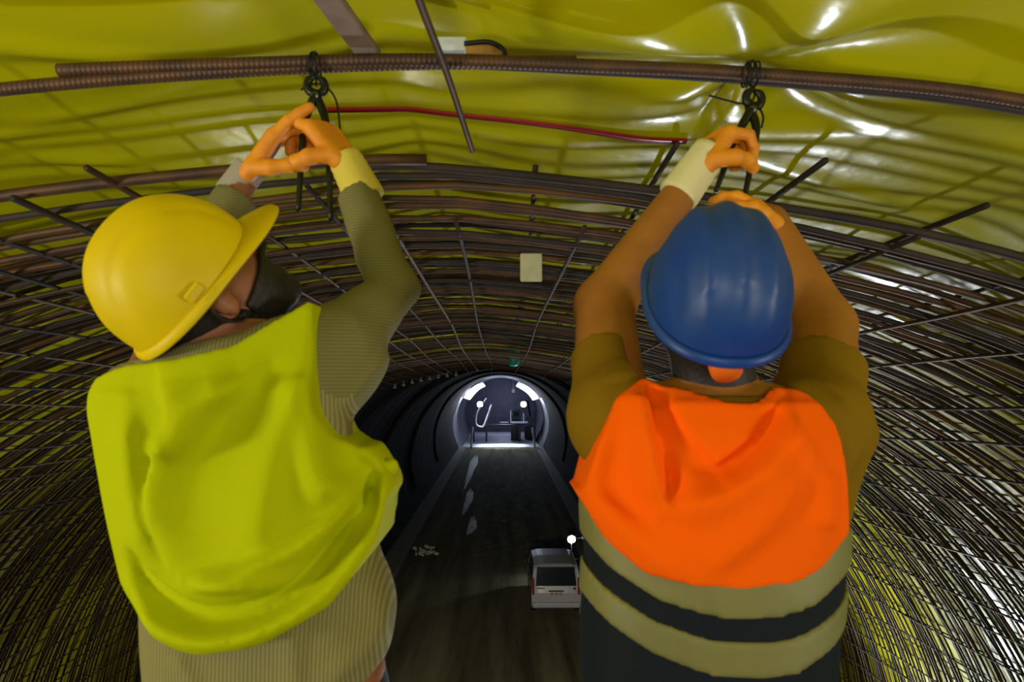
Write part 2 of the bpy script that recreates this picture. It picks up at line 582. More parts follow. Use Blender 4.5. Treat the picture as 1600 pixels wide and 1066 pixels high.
# ------------------------------------------------------------------ loose bars and fittings under the crown
def polybar(name, pts, r, m, label, cat, group=None, n=60):
    c = spline(pts, n)
    # transverse ribs of a deformed bar
    v, f = tube(c, r, 10)
    o = obj(name, v, f, m, origin=c[0])
    return tag(o, label, cat, group)


polybar('reinforcing_bar', [P(-700, 245, 1.56), P(-300, 178, 1.56), P(0, 140, 1.56), P(300, 115, 1.56), P(600, 100, 1.56), P(900, 97, 1.56)], 0.0155, M['rust_ribbed'],
        'rusty reinforcing bar entering from the left, lower of the lapped crown pair', 'rebar')
polybar('reinforcing_bar', [P(92, 110, 1.55), P(350, 101, 1.55), P(640, 94, 1.55), P(900, 102, 1.55), P(1200, 117, 1.55), P(1600, 158, 1.55), P(2100, 280, 1.55)], 0.0155, M['rust_ribbed'],
        'rusty reinforcing bar both workers tie, its cut end over the yellow helmet', 'rebar')
polybar('reinforcing_bar', [P(700, 99, 1.60), P(900, 109, 1.59), P(1200, 128, 1.58), P(1600, 174, 1.58), P(2100, 300, 1.58)], 0.011, M['rust2'],
        'thin dark reinforcing bar under the crown bar on the right', 'rebar')
polybar('reinforcing_bar', [P(610, -130, 1.0), P(655, 0, 1.27), P(700, 120, 1.58), P(738, 236, 1.97)], 0.0085, M['rust'],
        'slim lengthwise bar crossing the red seam strip under the crown', 'rebar')
# batten
a_, b_ = P(455, -60, 1.2), P(578, 102, 1.60)
d_ = unit(b_ - a_)
sx = unit(np.cross(d_, (0, 0, 1)))
uz = np.cross(sx, d_)
mb = MB()
mb.box((a_ + b_) / 2 + np.array([0, 0, 0.025]), (0.055, np.linalg.norm(b_ - a_), 0.022), np.stack([sx, d_, uz], 1))
tag(mb.build('timber_batten', M['batten'], origin=a_, bevel=0.003), 'weathered grey timber batten slanting up from the crown bar', 'batten')
# block, sleeve and strap on the bar
mb = MB()
c = P(706, 72, 1.60)
mb.box(c, (0.075, 0.03, 0.036))
tag(mb.build('plastic_spacer', M['white'], origin=c, bevel=0.006), 'white plastic spacer wedged above the crown bar', 'spacer')
c = P(756, 83, 1.58)
mb = MB()
mb.box(c, (0.085, 0.035, 0.034))
tag(mb.build('wooden_wedge', M['wood'], origin=c, bevel=0.008), 'ochre wooden wedge on the crown bar beside white spacer', 'wedge')
pts = spline([P(725, 68, 1.555), P(765, 66, 1.555), P(788, 80, 1.55), P(786, 104, 1.545)], 20)
v, f = tube(pts, 0.006, 8)
tag(obj('binding_strap', v, f, M['wire'], origin=pts[0]), 'dark binding strap looped over the ochre wooden wedge', 'strap')

# red seam strip lying on the membrane
th = np.linspace(-0.040, 0.135, 70)
ysm = 2.12 + 0.03 * np.sin(9 * th)
c0 = membrane_point(th, ysm - 0.014) - np.array([0, 0, 0.005])
c1 = membrane_point(th, ysm + 0.014) - np.array([0, 0, 0.005])
c2, c3 = c1 - np.array([0, 0, 0.004]), c0 - np.array([0, 0, 0.004])
V = np.stack([c0, c1, c2, c3], 1)
f = grid_faces(70, 4, True) + [(0, 1, 2, 3), (279, 278, 277, 276)]
tag(obj('seam_strip', V.reshape(-1, 3), f, M['red'], origin=c0[0]), 'red weld strip running across the yellow membrane at the crown', 'seam strip')

# hanging tag and hanging teal tube
root = thing('hanging_tag', 'cream rounded plastic tag hanging from the cage crown', 'tag', P(830, 418, 3.05))
c = P(830, 418, 3.05)
mb = MB()
mb.box(c, (0.100, 0.016, 0.130))
mb.build('panel', M['cream'], root, bevel=0.02)
v, f = tube([c + (0, 0, 0.06), c + (0, 0, 0.125)], 0.003, 6)
obj('hanger', v, f, M['wire'], root)
c = P(803, 544, 9.5)
root = thing('hanging_tube', 'teal ribbed plastic tube hanging below the cage crown', 'tube', c)
zz = np.array([0.26, 0.255, 0.2, 0.1, 0.085, 0.07, -0.06, -0.09, -0.11, -0.22, -0.25, -0.26])
rr = np.array([0.0, 0.075, 0.085, 0.085, 0.07, 0.08, 0.078, 0.066, 0.076, 0.076, 0.06, 0.0])
a = np.arange(16) * 2 * PI / 16
v = np.stack([np.stack([c[0] + r * np.cos(a), c[1] + r * np.sin(a), np.full(16, c[2] + z)], -1) for z, r in zip(zz, rr + 1e-4)])
obj('tube_body', v.reshape(-1, 3), grid_faces(len(zz), 16, True), M['teal'], root)
v, f = tube([c + (0, 0, 0.25), c + (0, 0, 0.52)], 0.008, 6)
obj('hanger', v, f, M['wire'], root)

# pale studs along the end arch of the cage
for i, a in enumerate(np.linspace(-0.30, -0.10, 8)):
    yv = 13.6
    q = np.array([XA + 6.2 * math.sin(a), yv, CAM[2] + 0.18 - 6.2 + 6.2 * math.cos(a)])
    v, f = tube([q, q + (0, 0, 0.10)], 0.018, 8)
    mb = MB()
    mb.add(v, f)
    v, f = tube([q + (0, 0, -0.02), q + (0, 0, 0.02)], 0.035, 10)
    mb.add(v, f)
    v, f = tube([q + (0, 0, 0.0), q + (0, 0, 1.05)], 0.006, 6)
    mb.add(v, f)
    tag(mb.build('anchor_stud', M['stud'], smooth=True, origin=q), 'small pale stud, one of the row under the dark arch beside the grey sleeve', 'stud', 'pale studs hanging under the arch')


# ------------------------------------------------------------------ distance-field modelling for bodies and cloth
class Field:
    def __init__(self, lo, hi, h):
        self.o = np.asarray(lo, float)
        n = np.ceil((np.asarray(hi, float) - self.o) / h).astype(int) + 1
        self.h = h
        self.x = (self.o[0] + np.arange(n[0]) * h)[:, None, None].astype(np.float32)
        self.y = (self.o[1] + np.arange(n[1]) * h)[None, :, None].astype(np.float32)
        self.z = (self.o[2] + np.arange(n[2]) * h)[None, None, :].astype(np.float32)
        self.shape = tuple(n)

    def capsule(self, a, b_, r1, r2=None):
        r2 = r1 if r2 is None else r2
        a = np.asarray(a, np.float32)
        d = np.asarray(b_, np.float32) - a
        L2 = float(d @ d) + 1e-9
        px, py, pz = self.x - a[0], self.y - a[1], self.z - a[2]
        t = np.clip((px * d[0] + py * d[1] + pz * d[2]) / L2, 0, 1)
        return np.sqrt((px - t * d[0]) ** 2 + (py - t * d[1]) ** 2 + (pz - t * d[2]) ** 2) - (r1 + (r2 - r1) * t)

    def local(self, c, X, Y, Z):
        px, py, pz = self.x - c[0], self.y - c[1], self.z - c[2]
        return [px * A[0] + py * A[1] + pz * A[2] for A in (np.asarray(X, np.float32), np.asarray(Y, np.float32), np.asarray(Z, np.float32))]

    def trunk(self, rows, e=2.4):
        """rows of (z, cx, cy, half width, half depth), bottom to top"""
        rows = np.array(sorted([tuple(r) for r in rows]))
        zz = self.z.ravel()
        g = [np.interp(zz, rows[:, 0], rows[:, i]).astype(np.float32)[None, None, :] for i in range(1, 5)]
        # soften the interpolation
        kk = max(1, int(0.03 / self.h))
        ker = np.ones(2 * kk + 1) / (2 * kk + 1)
        g = [np.convolve(np.pad(q.ravel(), kk, mode='edge'), ker, 'valid').astype(np.float32)[None, None, :] for q in g]
        u = np.abs(self.x - g[0]) / g[2]
        v = np.abs(self.y - g[1]) / g[3]
        d = ((u ** e + v ** e) ** (1 / e) - 1) * np.minimum(g[2], g[3])
        z0, z1 = rows[0, 0], rows[-1, 0]
        return np.maximum(np.maximum(d, z0 - self.z), self.z - z1)


def ell(L_, c, r):
    a = [(L_[i] - c[i]) for i in range(3)]
    k0 = np.sqrt(sum((a[i] / r[i]) ** 2 for i in range(3)))
    k1 = np.sqrt(sum((a[i] / r[i] ** 2) ** 2 for i in range(3))) + 1e-6
    return k0 * (k0 - 1) / k1


def lcap(L_, a, b_, r1, r2):
    d = np.asarray(b_, np.float32) - np.asarray(a, np.float32)
    p = [L_[i] - a[i] for i in range(3)]
    t = np.clip(sum(p[i] * d[i] for i in range(3)) / (float(d @ d) + 1e-9), 0, 1)
    return np.sqrt(sum((p[i] - t * d[i]) ** 2 for i in range(3))) - (r1 + (r2 - r1) * t)


def smin(a, b_, k):
    h = np.clip(0.5 + 0.5 * (b_ - a) / k, 0, 1)
    return b_ + (a - b_) * h - k * h * (1 - h)


def nets(F, fld, relax=2):
    """surface nets: the mesh of a field's zero surface"""
    F = np.ascontiguousarray(F, dtype=np.float32)
    F[0], F[-1] = np.maximum(F[0], 1e-3), np.maximum(F[-1], 1e-3)
    F[:, 0], F[:, -1] = np.maximum(F[:, 0], 1e-3), np.maximum(F[:, -1], 1e-3)
    F[:, :, 0], F[:, :, -1] = np.maximum(F[:, :, 0], 1e-3), np.maximum(F[:, :, -1], 1e-3)
    S = F < 0
    n = F.shape
    cnt = np.zeros([q - 1 for q in n], np.uint8)
    corners = [(i, j, k) for i in (0, 1) for j in (0, 1) for k in (0, 1)]
    for (i, j, k) in corners:
        cnt += S[i:n[0] - 1 + i, j:n[1] - 1 + j, k:n[2] - 1 + k]
    I = np.argwhere((cnt > 0) & (cnt < 8))
    idx = -np.ones(cnt.shape, np.int64)
    idx[tuple(I.T)] = np.arange(len(I))
    pos = np.zeros((len(I), 3))
    m_ = np.zeros(len(I))
    for c in corners:
        for ax in range(3):
            if c[ax] == 0:
                d = list(c)
                d[ax] = 1
                fa = F[I[:, 0] + c[0], I[:, 1] + c[1], I[:, 2] + c[2]]
                fb = F[I[:, 0] + d[0], I[:, 1] + d[1], I[:, 2] + d[2]]
                ok = (fa < 0) != (fb < 0)
                t = np.where(ok, fa / np.where(ok, fa - fb, 1), 0)
                q = np.tile(np.array(c, float), (len(I), 1))
                q[:, ax] += t
                pos += q * ok[:, None]
                m_ += ok
    pos = pos / m_[:, None] + I
    faces = []
    for ax in range(3):
        b1, b2 = (ax + 1) % 3, (ax + 2) % 3
        sl = [slice(None)] * 3
        s2 = [slice(None)] * 3
        sl[ax], s2[ax] = slice(0, -1), slice(1, None)
        for q in (sl, s2):
            q[b1] = slice(1, -1)
            q[b2] = slice(1, -1)
        E = np.argwhere(S[tuple(sl)] != S[tuple(s2)])
        if not len(E):
            continue
        E[:, b1] += 1
        E[:, b2] += 1
        ins = S[tuple(E.T)]
        def cell(o1, o2):
            q = E.copy()
            q[:, b1] += o1
            q[:, b2] += o2
            return idx[tuple(q.T)]
        Q = np.stack([cell(-1, -1), cell(0, -1), cell(0, 0), cell(-1, 0)], 1)
        Q = np.where(ins[:, None], Q, Q[:, ::-1])
        faces.append(Q)
    Q = np.vstack(faces)
    for _ in range(relax):
        acc = np.zeros_like(pos)
        c = np.zeros(len(pos))
        for a in range(4):
            i0, i1 = Q[:, a], Q[:, (a + 1) % 4]
            np.add.at(acc, i0, pos[i1])
            np.add.at(acc, i1, pos[i0])
            np.add.at(c, i0, 1)
            np.add.at(c, i1, 1)
        pos = 0.5 * pos + 0.5 * acc / np.maximum(c, 1)[:, None]
    return fld.o + pos * fld.h, Q.tolist()


def zline(fld, pts, d):
    """height above which a seam given by photo points runs, as a function of x"""
    w_ = np.array([P(px, py, d) for px, py in pts])
    o_ = np.argsort(w_[:, 0])
    return np.interp(fld.x.ravel(), w_[o_, 0], w_[o_, 2]).astype(np.float32)[:, None, None]


def xline(fld, pts, d):
    w_ = np.array([P(px, py, d) for px, py in pts])
    o_ = np.argsort(w_[:, 2])
    return np.interp(fld.z.ravel(), w_[o_, 2], w_[o_, 0]).astype(np.float32)[None, None, :]


def folds(fld, specs, d, gain=1.0):
    """creases on the back of a garment: (points, height, width on one side, width on the other)"""
    x = fld.x[:, 0, 0][:, None]
    z = fld.z[0, 0, :][None, :]
    out = np.zeros((len(x), z.shape[1]), np.float32)
    for pts, am, w1, w2 in specs:
        c = spline([P(px, py, d) for px, py in pts], 24)[:, [0, 2]]
        best = np.full(out.shape, 9.0, np.float32)
        sg = np.ones_like(out)
        tt = np.zeros_like(out)
        for i in range(len(c) - 1):
            e = c[i + 1] - c[i]
            L2 = e @ e + 1e-12
            t = np.clip(((x - c[i][0]) * e[0] + (z - c[i][1]) * e[1]) / L2, 0, 1)
            qx, qz = x - c[i][0] - t * e[0], z - c[i][1] - t * e[1]
            dd = np.sqrt(qx * qx + qz * qz)
            near = dd < best
            best = np.where(near, dd, best)
            sg = np.where(near, np.sign(e[0] * qz - e[1] * qx), sg)
            tt = np.where(near, (i + t) / (len(c) - 1), tt)
        wd = np.where(sg > 0, w1, w2) * 0.75
        fade = np.clip(4 * np.minimum(tt + 0.08, 1.08 - tt), 0, 1)
        out += gain * am * np.exp(-(best / wd) ** 2) * fade
    return out[:, None, :]


def frame(up, front):
    Z = unit(up)
    Y = np.asarray(front, float)
    Y = unit(Y - Z * (Y @ Z))
    X = np.cross(Y, Z)
    return X, Y, Z


def head_field(fld, C, X, Y, Z):
    L_ = fld.local(C, X, Y, Z)
    d = ell(L_, (0, -0.006, 0.032), (0.076, 0.096, 0.100))
    d = smin(d, ell(L_, (0, 0.036, -0.045), (0.060, 0.066, 0.074)), 0.03)      # face and jaw
    d = smin(d, lcap(L_, (0, 0.088, 0.004), (0, 0.112, -0.028), 0.008, 0.012), 0.014)  # nose
    d = smin(d, lcap(L_, (-0.035, 0.080, 0.022), (0.035, 0.080, 0.022), 0.012, 0.012), 0.015)  # brow
    d = smin(d, lcap(L_, (-0.018, 0.092, -0.060), (0.018, 0.092, -0.060), 0.007, 0.007), 0.010)  # lips
    d = smin(d, lcap(L_, (0, 0.082, -0.098), (0, 0.086, -0.100), 0.020, 0.020), 0.02)  # chin
    for s in (-1, 1):
        d = -smin(-d, ell(L_, (s * 0.032, 0.104, 0.002), (0.016, 0.016, 0.011)), 0.012)  # eye sockets
        d = np.minimum(d, ell(L_, (s * 0.032, 0.086, 0.002), (0.011, 0.011, 0.011)))
        e = ell(L_, (s * 0.081, -0.004, -0.008), (0.011, 0.021, 0.033))
        e = -smin(-e, ell(L_, (s * 0.092, 0.002, -0.006), (0.008, 0.010, 0.018)), 0.006)
        d = smin(d, e, 0.008)
    return d


def helmet(root, C, up, front, m, dims, ridges, rim_m=None):
    """hard hat: shell, rim with peak, ridges moulded into the shell"""
    X, Y, Z = frame(up, front)
    a, b_, c = dims
    na, nt_ = 96, 40
    ph = np.arange(na) * 2 * PI / na
    th = np.linspace(0.0, PI / 2 + 0.16, nt_)
    T, A = np.meshgrid(th, ph, indexing='ij')
    e = 0.92
    sx = np.sign(np.sin(A)) * np.abs(np.sin(A)) ** e
    sy = np.sign(np.cos(A)) * np.abs(np.cos(A)) ** e
    st = np.sin(np.minimum(T, PI / 2)) ** 0.9
    x = a * st * sx
    yv = b_ * st * sy
    z = c * np.cos(T)
    bulge = np.zeros_like(x)
    for (rx, am, wd) in ridges:
        bulge += am * np.exp(-((x - rx) / wd) ** 2) * np.clip(np.cos(np.minimum(T, PI / 2)) * 3.0, 0, 1) * np.where(yv > -0.75 * b_, 1, 0.6)
    n_ = np.stack([x / a ** 2, yv / b_ ** 2, z / c ** 2], -1)
    n_ /= np.linalg.norm(n_, axis=-1)[..., None] + 1e-9
    p = np.stack([x, yv, z], -1) + n_ * bulge[..., None]
    outer = (C + p[..., 0:1] * X + p[..., 1:2] * Y + p[..., 2:3] * Z)
    q = p - n_ * 0.004
    inner = (C + q[..., 0:1] * X + q[..., 1:2] * Y + q[..., 2:3] * Z)
    v = np.vstack([outer.reshape(-1, 3), inner.reshape(-1, 3)])
    f = grid_faces(nt_, na, True)
    off = nt_ * na
    f = f + [tuple(i + off for i in q_[::-1]) for q_ in f]
    e0 = (nt_ - 1) * na
    for j in range(na):
        j2 = (j + 1) % na
        f.append((e0 + j, e0 + j2, off + e0 + j2, off + e0 + j))
    shell = obj('helmet_shell', v, f, m, root)
    # rim: a rolled lip all round that widens to a peak in front
    zr = c * math.cos(PI / 2 + 0.10)
    wid = 0.009 + 0.052 * np.clip(np.cos(ph), 0, 1) ** 2.2
    drop = -0.012 * np.clip(np.cos(ph), 0, 1) ** 2
    rows = []
    cx_, cy_ = np.sign(np.sin(ph)) * np.abs(np.sin(ph)) ** e, np.sign(np.cos(ph)) * np.abs(np.cos(ph)) ** e
    for (k_, dz) in ((0.0, 0.010), (0.55, 0.007), (1.0, 0.001), (1.03, -0.004), (0.95, -0.006), (0.5, -0.001), (-0.15, 0.002)):
        ww = wid * k_
        rows.append(np.stack([(a + ww * 0.9) * cx_, (b_ + ww) * cy_, zr + dz + drop * max(k_, 0)], -1))
    r_ = np.stack(rows)
    v = C + r_[..., 0:1] * X + r_[..., 1:2] * Y + r_[..., 2:3] * Z
    f = grid_faces(len(rows), na, True)
    for j in range(na):
        j2 = (j + 1) % na
        f.append(((len(rows) - 1) * na + j, (len(rows) - 1) * na + j2, j2, j))
    obj('helmet_brim', v.reshape(-1, 3), f, rim_m or m, shell)
    return shell, (X, Y, Z)


def glove(root, name, W, K, N, side, curl, m, thumb=None, spread=0.0, cuff=None, hint=None, scale=1.12):
    """a work glove on a hand: palm, four fingers of their own length and bend, thumb. side +1 right hand, -1 left"""
    W, K = np.asarray(W), np.asarray(K)
    D = unit(K - W)
    N = np.asarray(N, float)
    N = unit(N - D * (N @ D))
    S = np.cross(D, N) * side                 # towards the thumb
    plen = np.linalg.norm(K - W)
    fld = Field(W - 0.17, W + 0.17 + D * 0.06, 0.0035)
    kn = []
    F = None
    for i, o_ in enumerate((0.030, 0.010, -0.010, -0.029)):
        k0 = W + D * (plen * (1.0, 1.03, 0.99, 0.91)[i]) + S * o_ * scale - N * 0.004
        w0 = W + D * 0.012 + S * o_ * 0.75 * scale
        c = fld.capsule(w0, k0, 0.0175 * scale, 0.0150 * scale)
        F = c if F is None else smin(F, c, 0.012)
        kn.append(k0)
    FF = None
    for i in range(4):
        p = kn[i]
        ln = np.array([(0.043, 0.026, 0.021), (0.047, 0.029, 0.022), (0.044, 0.027, 0.021), (0.035, 0.021, 0.019)][i]) * scale
        ang = 0.0
        rad = (0.0125, 0.0128, 0.0122, 0.0110)[i] * scale
        for j in range(3):
            ang += curl[i][j]
            d = D * math.cos(ang) + N * math.sin(ang) + S * spread * (1.5 - i) * (1 if j == 0 else 0.3)
            q = p + unit(d) * ln[j]
            c = fld.capsule(p, q, rad, rad * 0.93)
            FF = c if FF is None else (smin(FF, c, 0.004) if j else np.minimum(FF, c))
            p, rad = q, rad * 0.93
    F = smin(F, FF, 0.006)
    t0 = W + D * 0.028 + S * 0.030 * scale
    for j, (tv, ln, r_) in enumerate(thumb or (((0.55, 0.75, 0.35), 0.040, 0.0155), ((0.8, 0.35, 0.5), 0.034, 0.0138), ((0.8, 0.1, 0.6), 0.026, 0.0125))):
        d = unit(D * tv[0] + S * tv[1] + N * tv[2])
        q = t0 + d * ln * scale
        F = smin(F, fld.capsule(t0, q, r_ * scale, r_ * 0.92 * scale), 0.008)
        t0 = q
    v, f = nets(F, fld, 1)
    g = obj(name, v, f, m, root)
    return g


def cuff(parent, A, B, r0, r1, m):
    A, B = np.asarray(A), np.asarray(B)
    t = np.linspace(0, 1, 14)
    pts = A + (B - A) * t[:, None]
    r = r0 + (r1 - r0) * t + 0.0012 * np.sin(t * 40)
    r[0] *= 0.97
    v, f = tube(pts, r, 24)
    return obj('glove_cuff', v, f, m, parent)


DECK_Z = CAM[2] - 1.45


def legs_and_boots(fld, hip, hw):
    """leg fields: both legs from the hips to the deck"""
    d = None
    for s in (-1, 1):
        h0 = hip + np.array([s * hw, 0, 0])
        kn = np.array([hip[0] + s * (hw + 0.02), hip[1] + 0.02, DECK_Z + 0.50])
        an = np.array([hip[0] + s * (hw + 0.03), hip[1] - 0.01, DECK_Z + 0.085])
        c = smin(fld.capsule(h0, kn, 0.085, 0.058), fld.capsule(kn, an, 0.057, 0.040), 0.02)
        foot = fld.capsule(an + (0, -0.02, -0.045), an + (s * 0.02, 0.16, -0.05), 0.036, 0.032)
        c = smin(c, foot, 0.03)
        d = c if d is None else np.minimum(d, c)
    return d


def cloth_noise(fld, am, seed, f0=22.0):
    r = np.random.default_rng(seed)
    out = 0
    for i in range(5):
        k_ = r.normal(0, 1, 3) * np.array([1, 1, 0.55])
        k_ = k_ / np.linalg.norm(k_) * f0 * (0.7 + 0.35 * i)
        out = out + np.sin(fld.x * k_[0] + fld.y * k_[1] + fld.z * k_[2] + r.uniform(0, 6.28)) * am / (1 + 0.5 * i)
    return out


def boots_trousers(root, hip, hw, lo, hi, top):
    fld = Field(lo, hi, 0.010)
    L_ = legs_and_boots(fld, hip, hw)
    pel = fld.trunk([(hip[2] - 0.10, hip[0], hip[1], 0.155, 0.115), (hip[2] + 0.05, hip[0], hip[1], 0.178, 0.125), (top, hip[0], hip[1], 0.17, 0.12)])
    d = smin(L_ - 0.016, pel - 0.006, 0.03) - cloth_noise(fld, 0.003, 4)
    d = np.maximum(d, DECK_Z + 0.10 - fld.z)
    v, f = nets(np.maximum(d, fld.z - top), fld)
    obj('trousers', v, f, M['jeans'], root)
    for s in (-1, 1):
        an = np.array([hip[0] + s * (hw + 0.03), hip[1] - 0.01, DECK_Z + 0.085])
        f2 = Field(an + (-0.10, -0.13, -0.10), an + (0.10, 0.26, 0.14), 0.006)
        c = smin(f2.capsule(an + (0, 0, 0.10), an + (0, -0.02, -0.03), 0.055, 0.052), f2.capsule(an + (0, -0.03, -0.04), an + (s * 0.02, 0.17, -0.045), 0.046, 0.044), 0.03)
        c = np.maximum(c, DECK_Z - f2.z)
        v, f = nets(np.maximum(c, f2.z - (an[2] + 0.10)), f2)
        obj('boot', v, f, M['boot'], root)


# ------------------------------------------------------------------ worker in the lime vest
def worker_lime():
    Yc = 1.19
    mid = P(425, 1066, Yc)
    hip = np.array([mid[0], Yc, CAM[2] - 0.56])
    root = thing('person', 'person in yellow hard hat and lime vest over striped shirt, reaching up with pincers', 'person', (hip[0], hip[1], DECK_Z))

    def row(py, l, r, dep, dy=0.0, k=1.0):
        a, b_ = P(l + 38 * k, py, Yc), P(r - 14 * k, py, Yc)
        return (a[2], (a[0] + b_[0]) / 2, Yc + dy, (b_[0] - a[0]) / 2, dep)
    rows = [row(1280, 255, 610, 0.118), row(1130, 240, 602, 0.122), row(1000, 228, 592, 0.122), row(880, 214, 580, 0.124), row(780, 196, 572, 0.126), row(690, 178, 552, 0.125), row(620, 180, 535, 0.118), row(565, 225, 500, 0.100), row(525, 290, 460, 0.075)]
    sL, eL, wL = P(246, 622, 1.19), P(290, 440, 1.40), P(378, 288, 1.47)
    sR, eR, wR = P(520, 560, 1.19), P(612, 452, 1.385), P(556, 292, 1.445)
    C7 = P(350, 590, 1.15)
    upv, fr = (-0.60, -0.60, 0.53), (0.55, 0.30, 0.78)
    HX, HY, HZ = frame(upv, fr)
    HC = P(292, 442, 1.11)                 # centre of the helmet's rim
    head = HC - HZ * 0.035 + HY * 0.004
    nk0 = P(365, 560, 1.18)

    def upper(fld, arm=0.0, hd=True):
        d = fld.trunk(rows)
        d = smin(d, fld.capsule(C7, sL, 0.062, 0.066), 0.06)
        d = smin(d, fld.capsule(C7, sR, 0.064, 0.068), 0.06)
        return d

    def arms(fld, g):
        a = smin(fld.capsule(sL, eL, 0.060 + g, 0.044 + g), fld.capsule(eL, wL, 0.044 + g, 0.029 + g), 0.02)
        b_ = smin(fld.capsule(sR, eR, 0.060 + g, 0.044 + g), fld.capsule(eR, wR, 0.043 + g, 0.030 + g), 0.02)
        return a, b_
    # body
    fld = Field((-1.05, 0.85, DECK_Z - 0.03), (0.15, 1.72, CAM[2] + 0.55), 0.010)
    d = upper(fld)
    a, b_ = arms(fld, 0.0)
    d = smin(smin(d, a, 0.035), b_, 0.035)
    d = smin(d, smin(legs_and_boots(fld, hip, 0.095), fld.trunk([(hip[2] - 0.10, hip[0], hip[1], 0.15, 0.11), (hip[2] + 0.08, hip[0], hip[1], 0.17, 0.12)]), 0.04), 0.05)
    nk1 = head - HZ * 0.045 - HY * 0.02
    d = smin(d, fld.capsule(nk0, nk1, 0.060, 0.054), 0.03)
    d = smin(d, head_field(fld, head, HX, HY, HZ), 0.02)
    for Wp, K_ in ((wL, P(425, 222, 1.465)), (wR, P(512, 215, 1.46))):
        d = smin(d, fld.capsule(Wp, K_, 0.024, 0.022), 0.015)
    v, f = nets(d, fld)
    obj('body', v, f, M['skin2'], root)
    # hair and beard
    f2 = Field(head - 0.17, head + 0.17, 0.005)
    hd = head_field(f2, head, HX, HY, HZ)
    L_ = f2.local(head, HX, HY, HZ)
    hair = np.maximum(hd - 0.009, np.maximum(L_[1] - (0.0 - 0.2 * L_[2]), -0.110 - L_[2]))
    ear = np.minimum(ell(L_, (0.085, -0.002, -0.008), (0.04, 0.026, 0.040)), ell(L_, (-0.085, -0.002, -0.008), (0.04, 0.026, 0.040)))
    hair = np.maximum(hair, -ear)
    beard = np.maximum(hd - 0.010, np.maximum(L_[2] + 0.030 - 0.25 * (L_[1] - 0.06), 0.012 - L_[1]))
    beard = np.maximum(beard, -ell(L_, (0, 0.11, -0.045), (0.03, 0.05, 0.022)))
    v, f = nets(np.maximum(hair, L_[2] - 0.06), f2, 1)
    obj('hair', v, f, M['hair'], root)
    v, f = nets(beard, f2, 1)
    obj('beard', v, f, M['hair'], root)
    # shirt
    fld = Field((-1.05, 0.92, CAM[2] - 0.72), (0.15, 1.62, CAM[2] + 0.45), 0.0075)
    t = upper(fld) - 0.010
    a, b_ = arms(fld, 0.011)
    ar = np.minimum(a, b_)
    for (q, pl, pr, k_) in (('a', sL, eL, 1), ('b', sR, eR, 1)):
        pass
    wr = 0.0035 * np.sin(55 * (fld.z - 0.4 * fld.x) + 4 * np.sin(20 * fld.x)) * np.exp(-((fld.z - eR[2]) / 0.10) ** 2)
    d = smin(t, ar - wr, 0.04)
    # loose shirt tail that flares over the right hip
    tail = fld.trunk([row(1300, 238, 640, 0.14), row(1140, 222, 600, 0.140), row(1060, 212, 604, 0.142), row(980, 208, 630, 0.142), row(930, 210, 612, 0.138), row(860, 214, 590, 0.13)])
    d = smin(d, tail - 0.004, 0.02)
    d = d - cloth_noise(fld, 0.0030, 11, 26) - folds(fld, [([(560, 900), (590, 980), (520, 1060)], 0.010, 0.02, 0.03), ([(470, 960), (480, 1066)], 0.008, 0.015, 0.03), ([(300, 1000), (340, 1066)], 0.009, 0.015, 0.03), ([(520, 640), (560, 600), (600, 540)], 0.008, 0.01, 0.02), ([(520, 470), (560, 520), (565, 580)], 0.006, 0.01, 0.02)], 1.10)
    # hem of the tail, higher at the right
    d = np.maximum(d, zline(fld, [(100, 1180), (300, 1180), (500, 1110), (600, 1030), (640, 985), (700, 950)], 1.15) - fld.z)
    # neck opening and sleeve ends
    d = np.maximum(d, np.minimum(fld.z - zline(fld, [(60, 610), (150, 574), (215, 555), (310, 538), (385, 522), (440, 482), (485, 455), (500, 380), (520, 100)], 1.12), 0.25 - (fld.x - P(60, 600, 1.12)[0])* 0 ) * (fld.y < 1.32) - 1.0 * (fld.y >= 1.32))
    d = np.maximum(d, -(fld.capsule(nk0 + (0, 0, 0.03), head, 0.062, 0.07)))
    dR, dL = unit(wR - eR), unit(wL - eL)
    d = np.maximum(d, np.where((fld.x - wR[0]) * dR[0] + (fld.y - wR[1]) * dR[1] + (fld.z - wR[2]) * dR[2] > -0.015, 0.02, -1) * (np.abs(fld.x - wR[0]) < 0.12) + -1.0 * (np.abs(fld.x - wR[0]) >= 0.12))
    d = np.maximum(d, np.where((fld.x - wL[0]) * dL[0] + (fld.y - wL[1]) * dL[1] + (fld.z - wL[2]) * dL[2] > -0.03, 0.02, -1) * (np.abs(fld.x - wL[0]) < 0.10) + -1.0 * (np.abs(fld.x - wL[0]) >= 0.10))
    v, f = nets(d, fld)
    sh = obj('shirt', v, f, [M['shirt_body'], M['shirt_sleeve']], root)
    # stripes run round the sleeves
    vv = np.asarray(v)
    fc = vv[np.array(f)].mean(axis=1)

    def segd(p, a, b_):
        e = b_ - a
        t_ = np.clip(((p - a) @ e) / (e @ e), 0, 1)
        return np.linalg.norm(p - a - t_[:, None] * e, axis=1)
    isarm = (np.minimum(np.minimum(segd(fc, sR, eR) - 0.015, segd(fc, eR, wR)), np.minimum(segd(fc, sL, eL) - 0.005, segd(fc, eL, wL))) < 0.085).astype(int)
    sh.data.polygons.foreach_set('material_index', isarm.tolist())
    # collar
    X_, Y_, Z_ = HX, HY, HZ
    f2 = Field(nk0 - 0.16, nk0 + 0.16, 0.005)
    ax = unit(nk1 - nk0)
    ring = f2.capsule(nk0 - ax * 0.01, nk0 + ax * 0.032, 0.074, 0.070)
    ring = np.maximum(ring, -(f2.capsule(nk0 - ax * 0.1, nk0 + ax * 0.2, 0.066, 0.064)))
    v, f = nets(ring, f2, 1)
    obj('collar', v, f, M['collar'], sh)
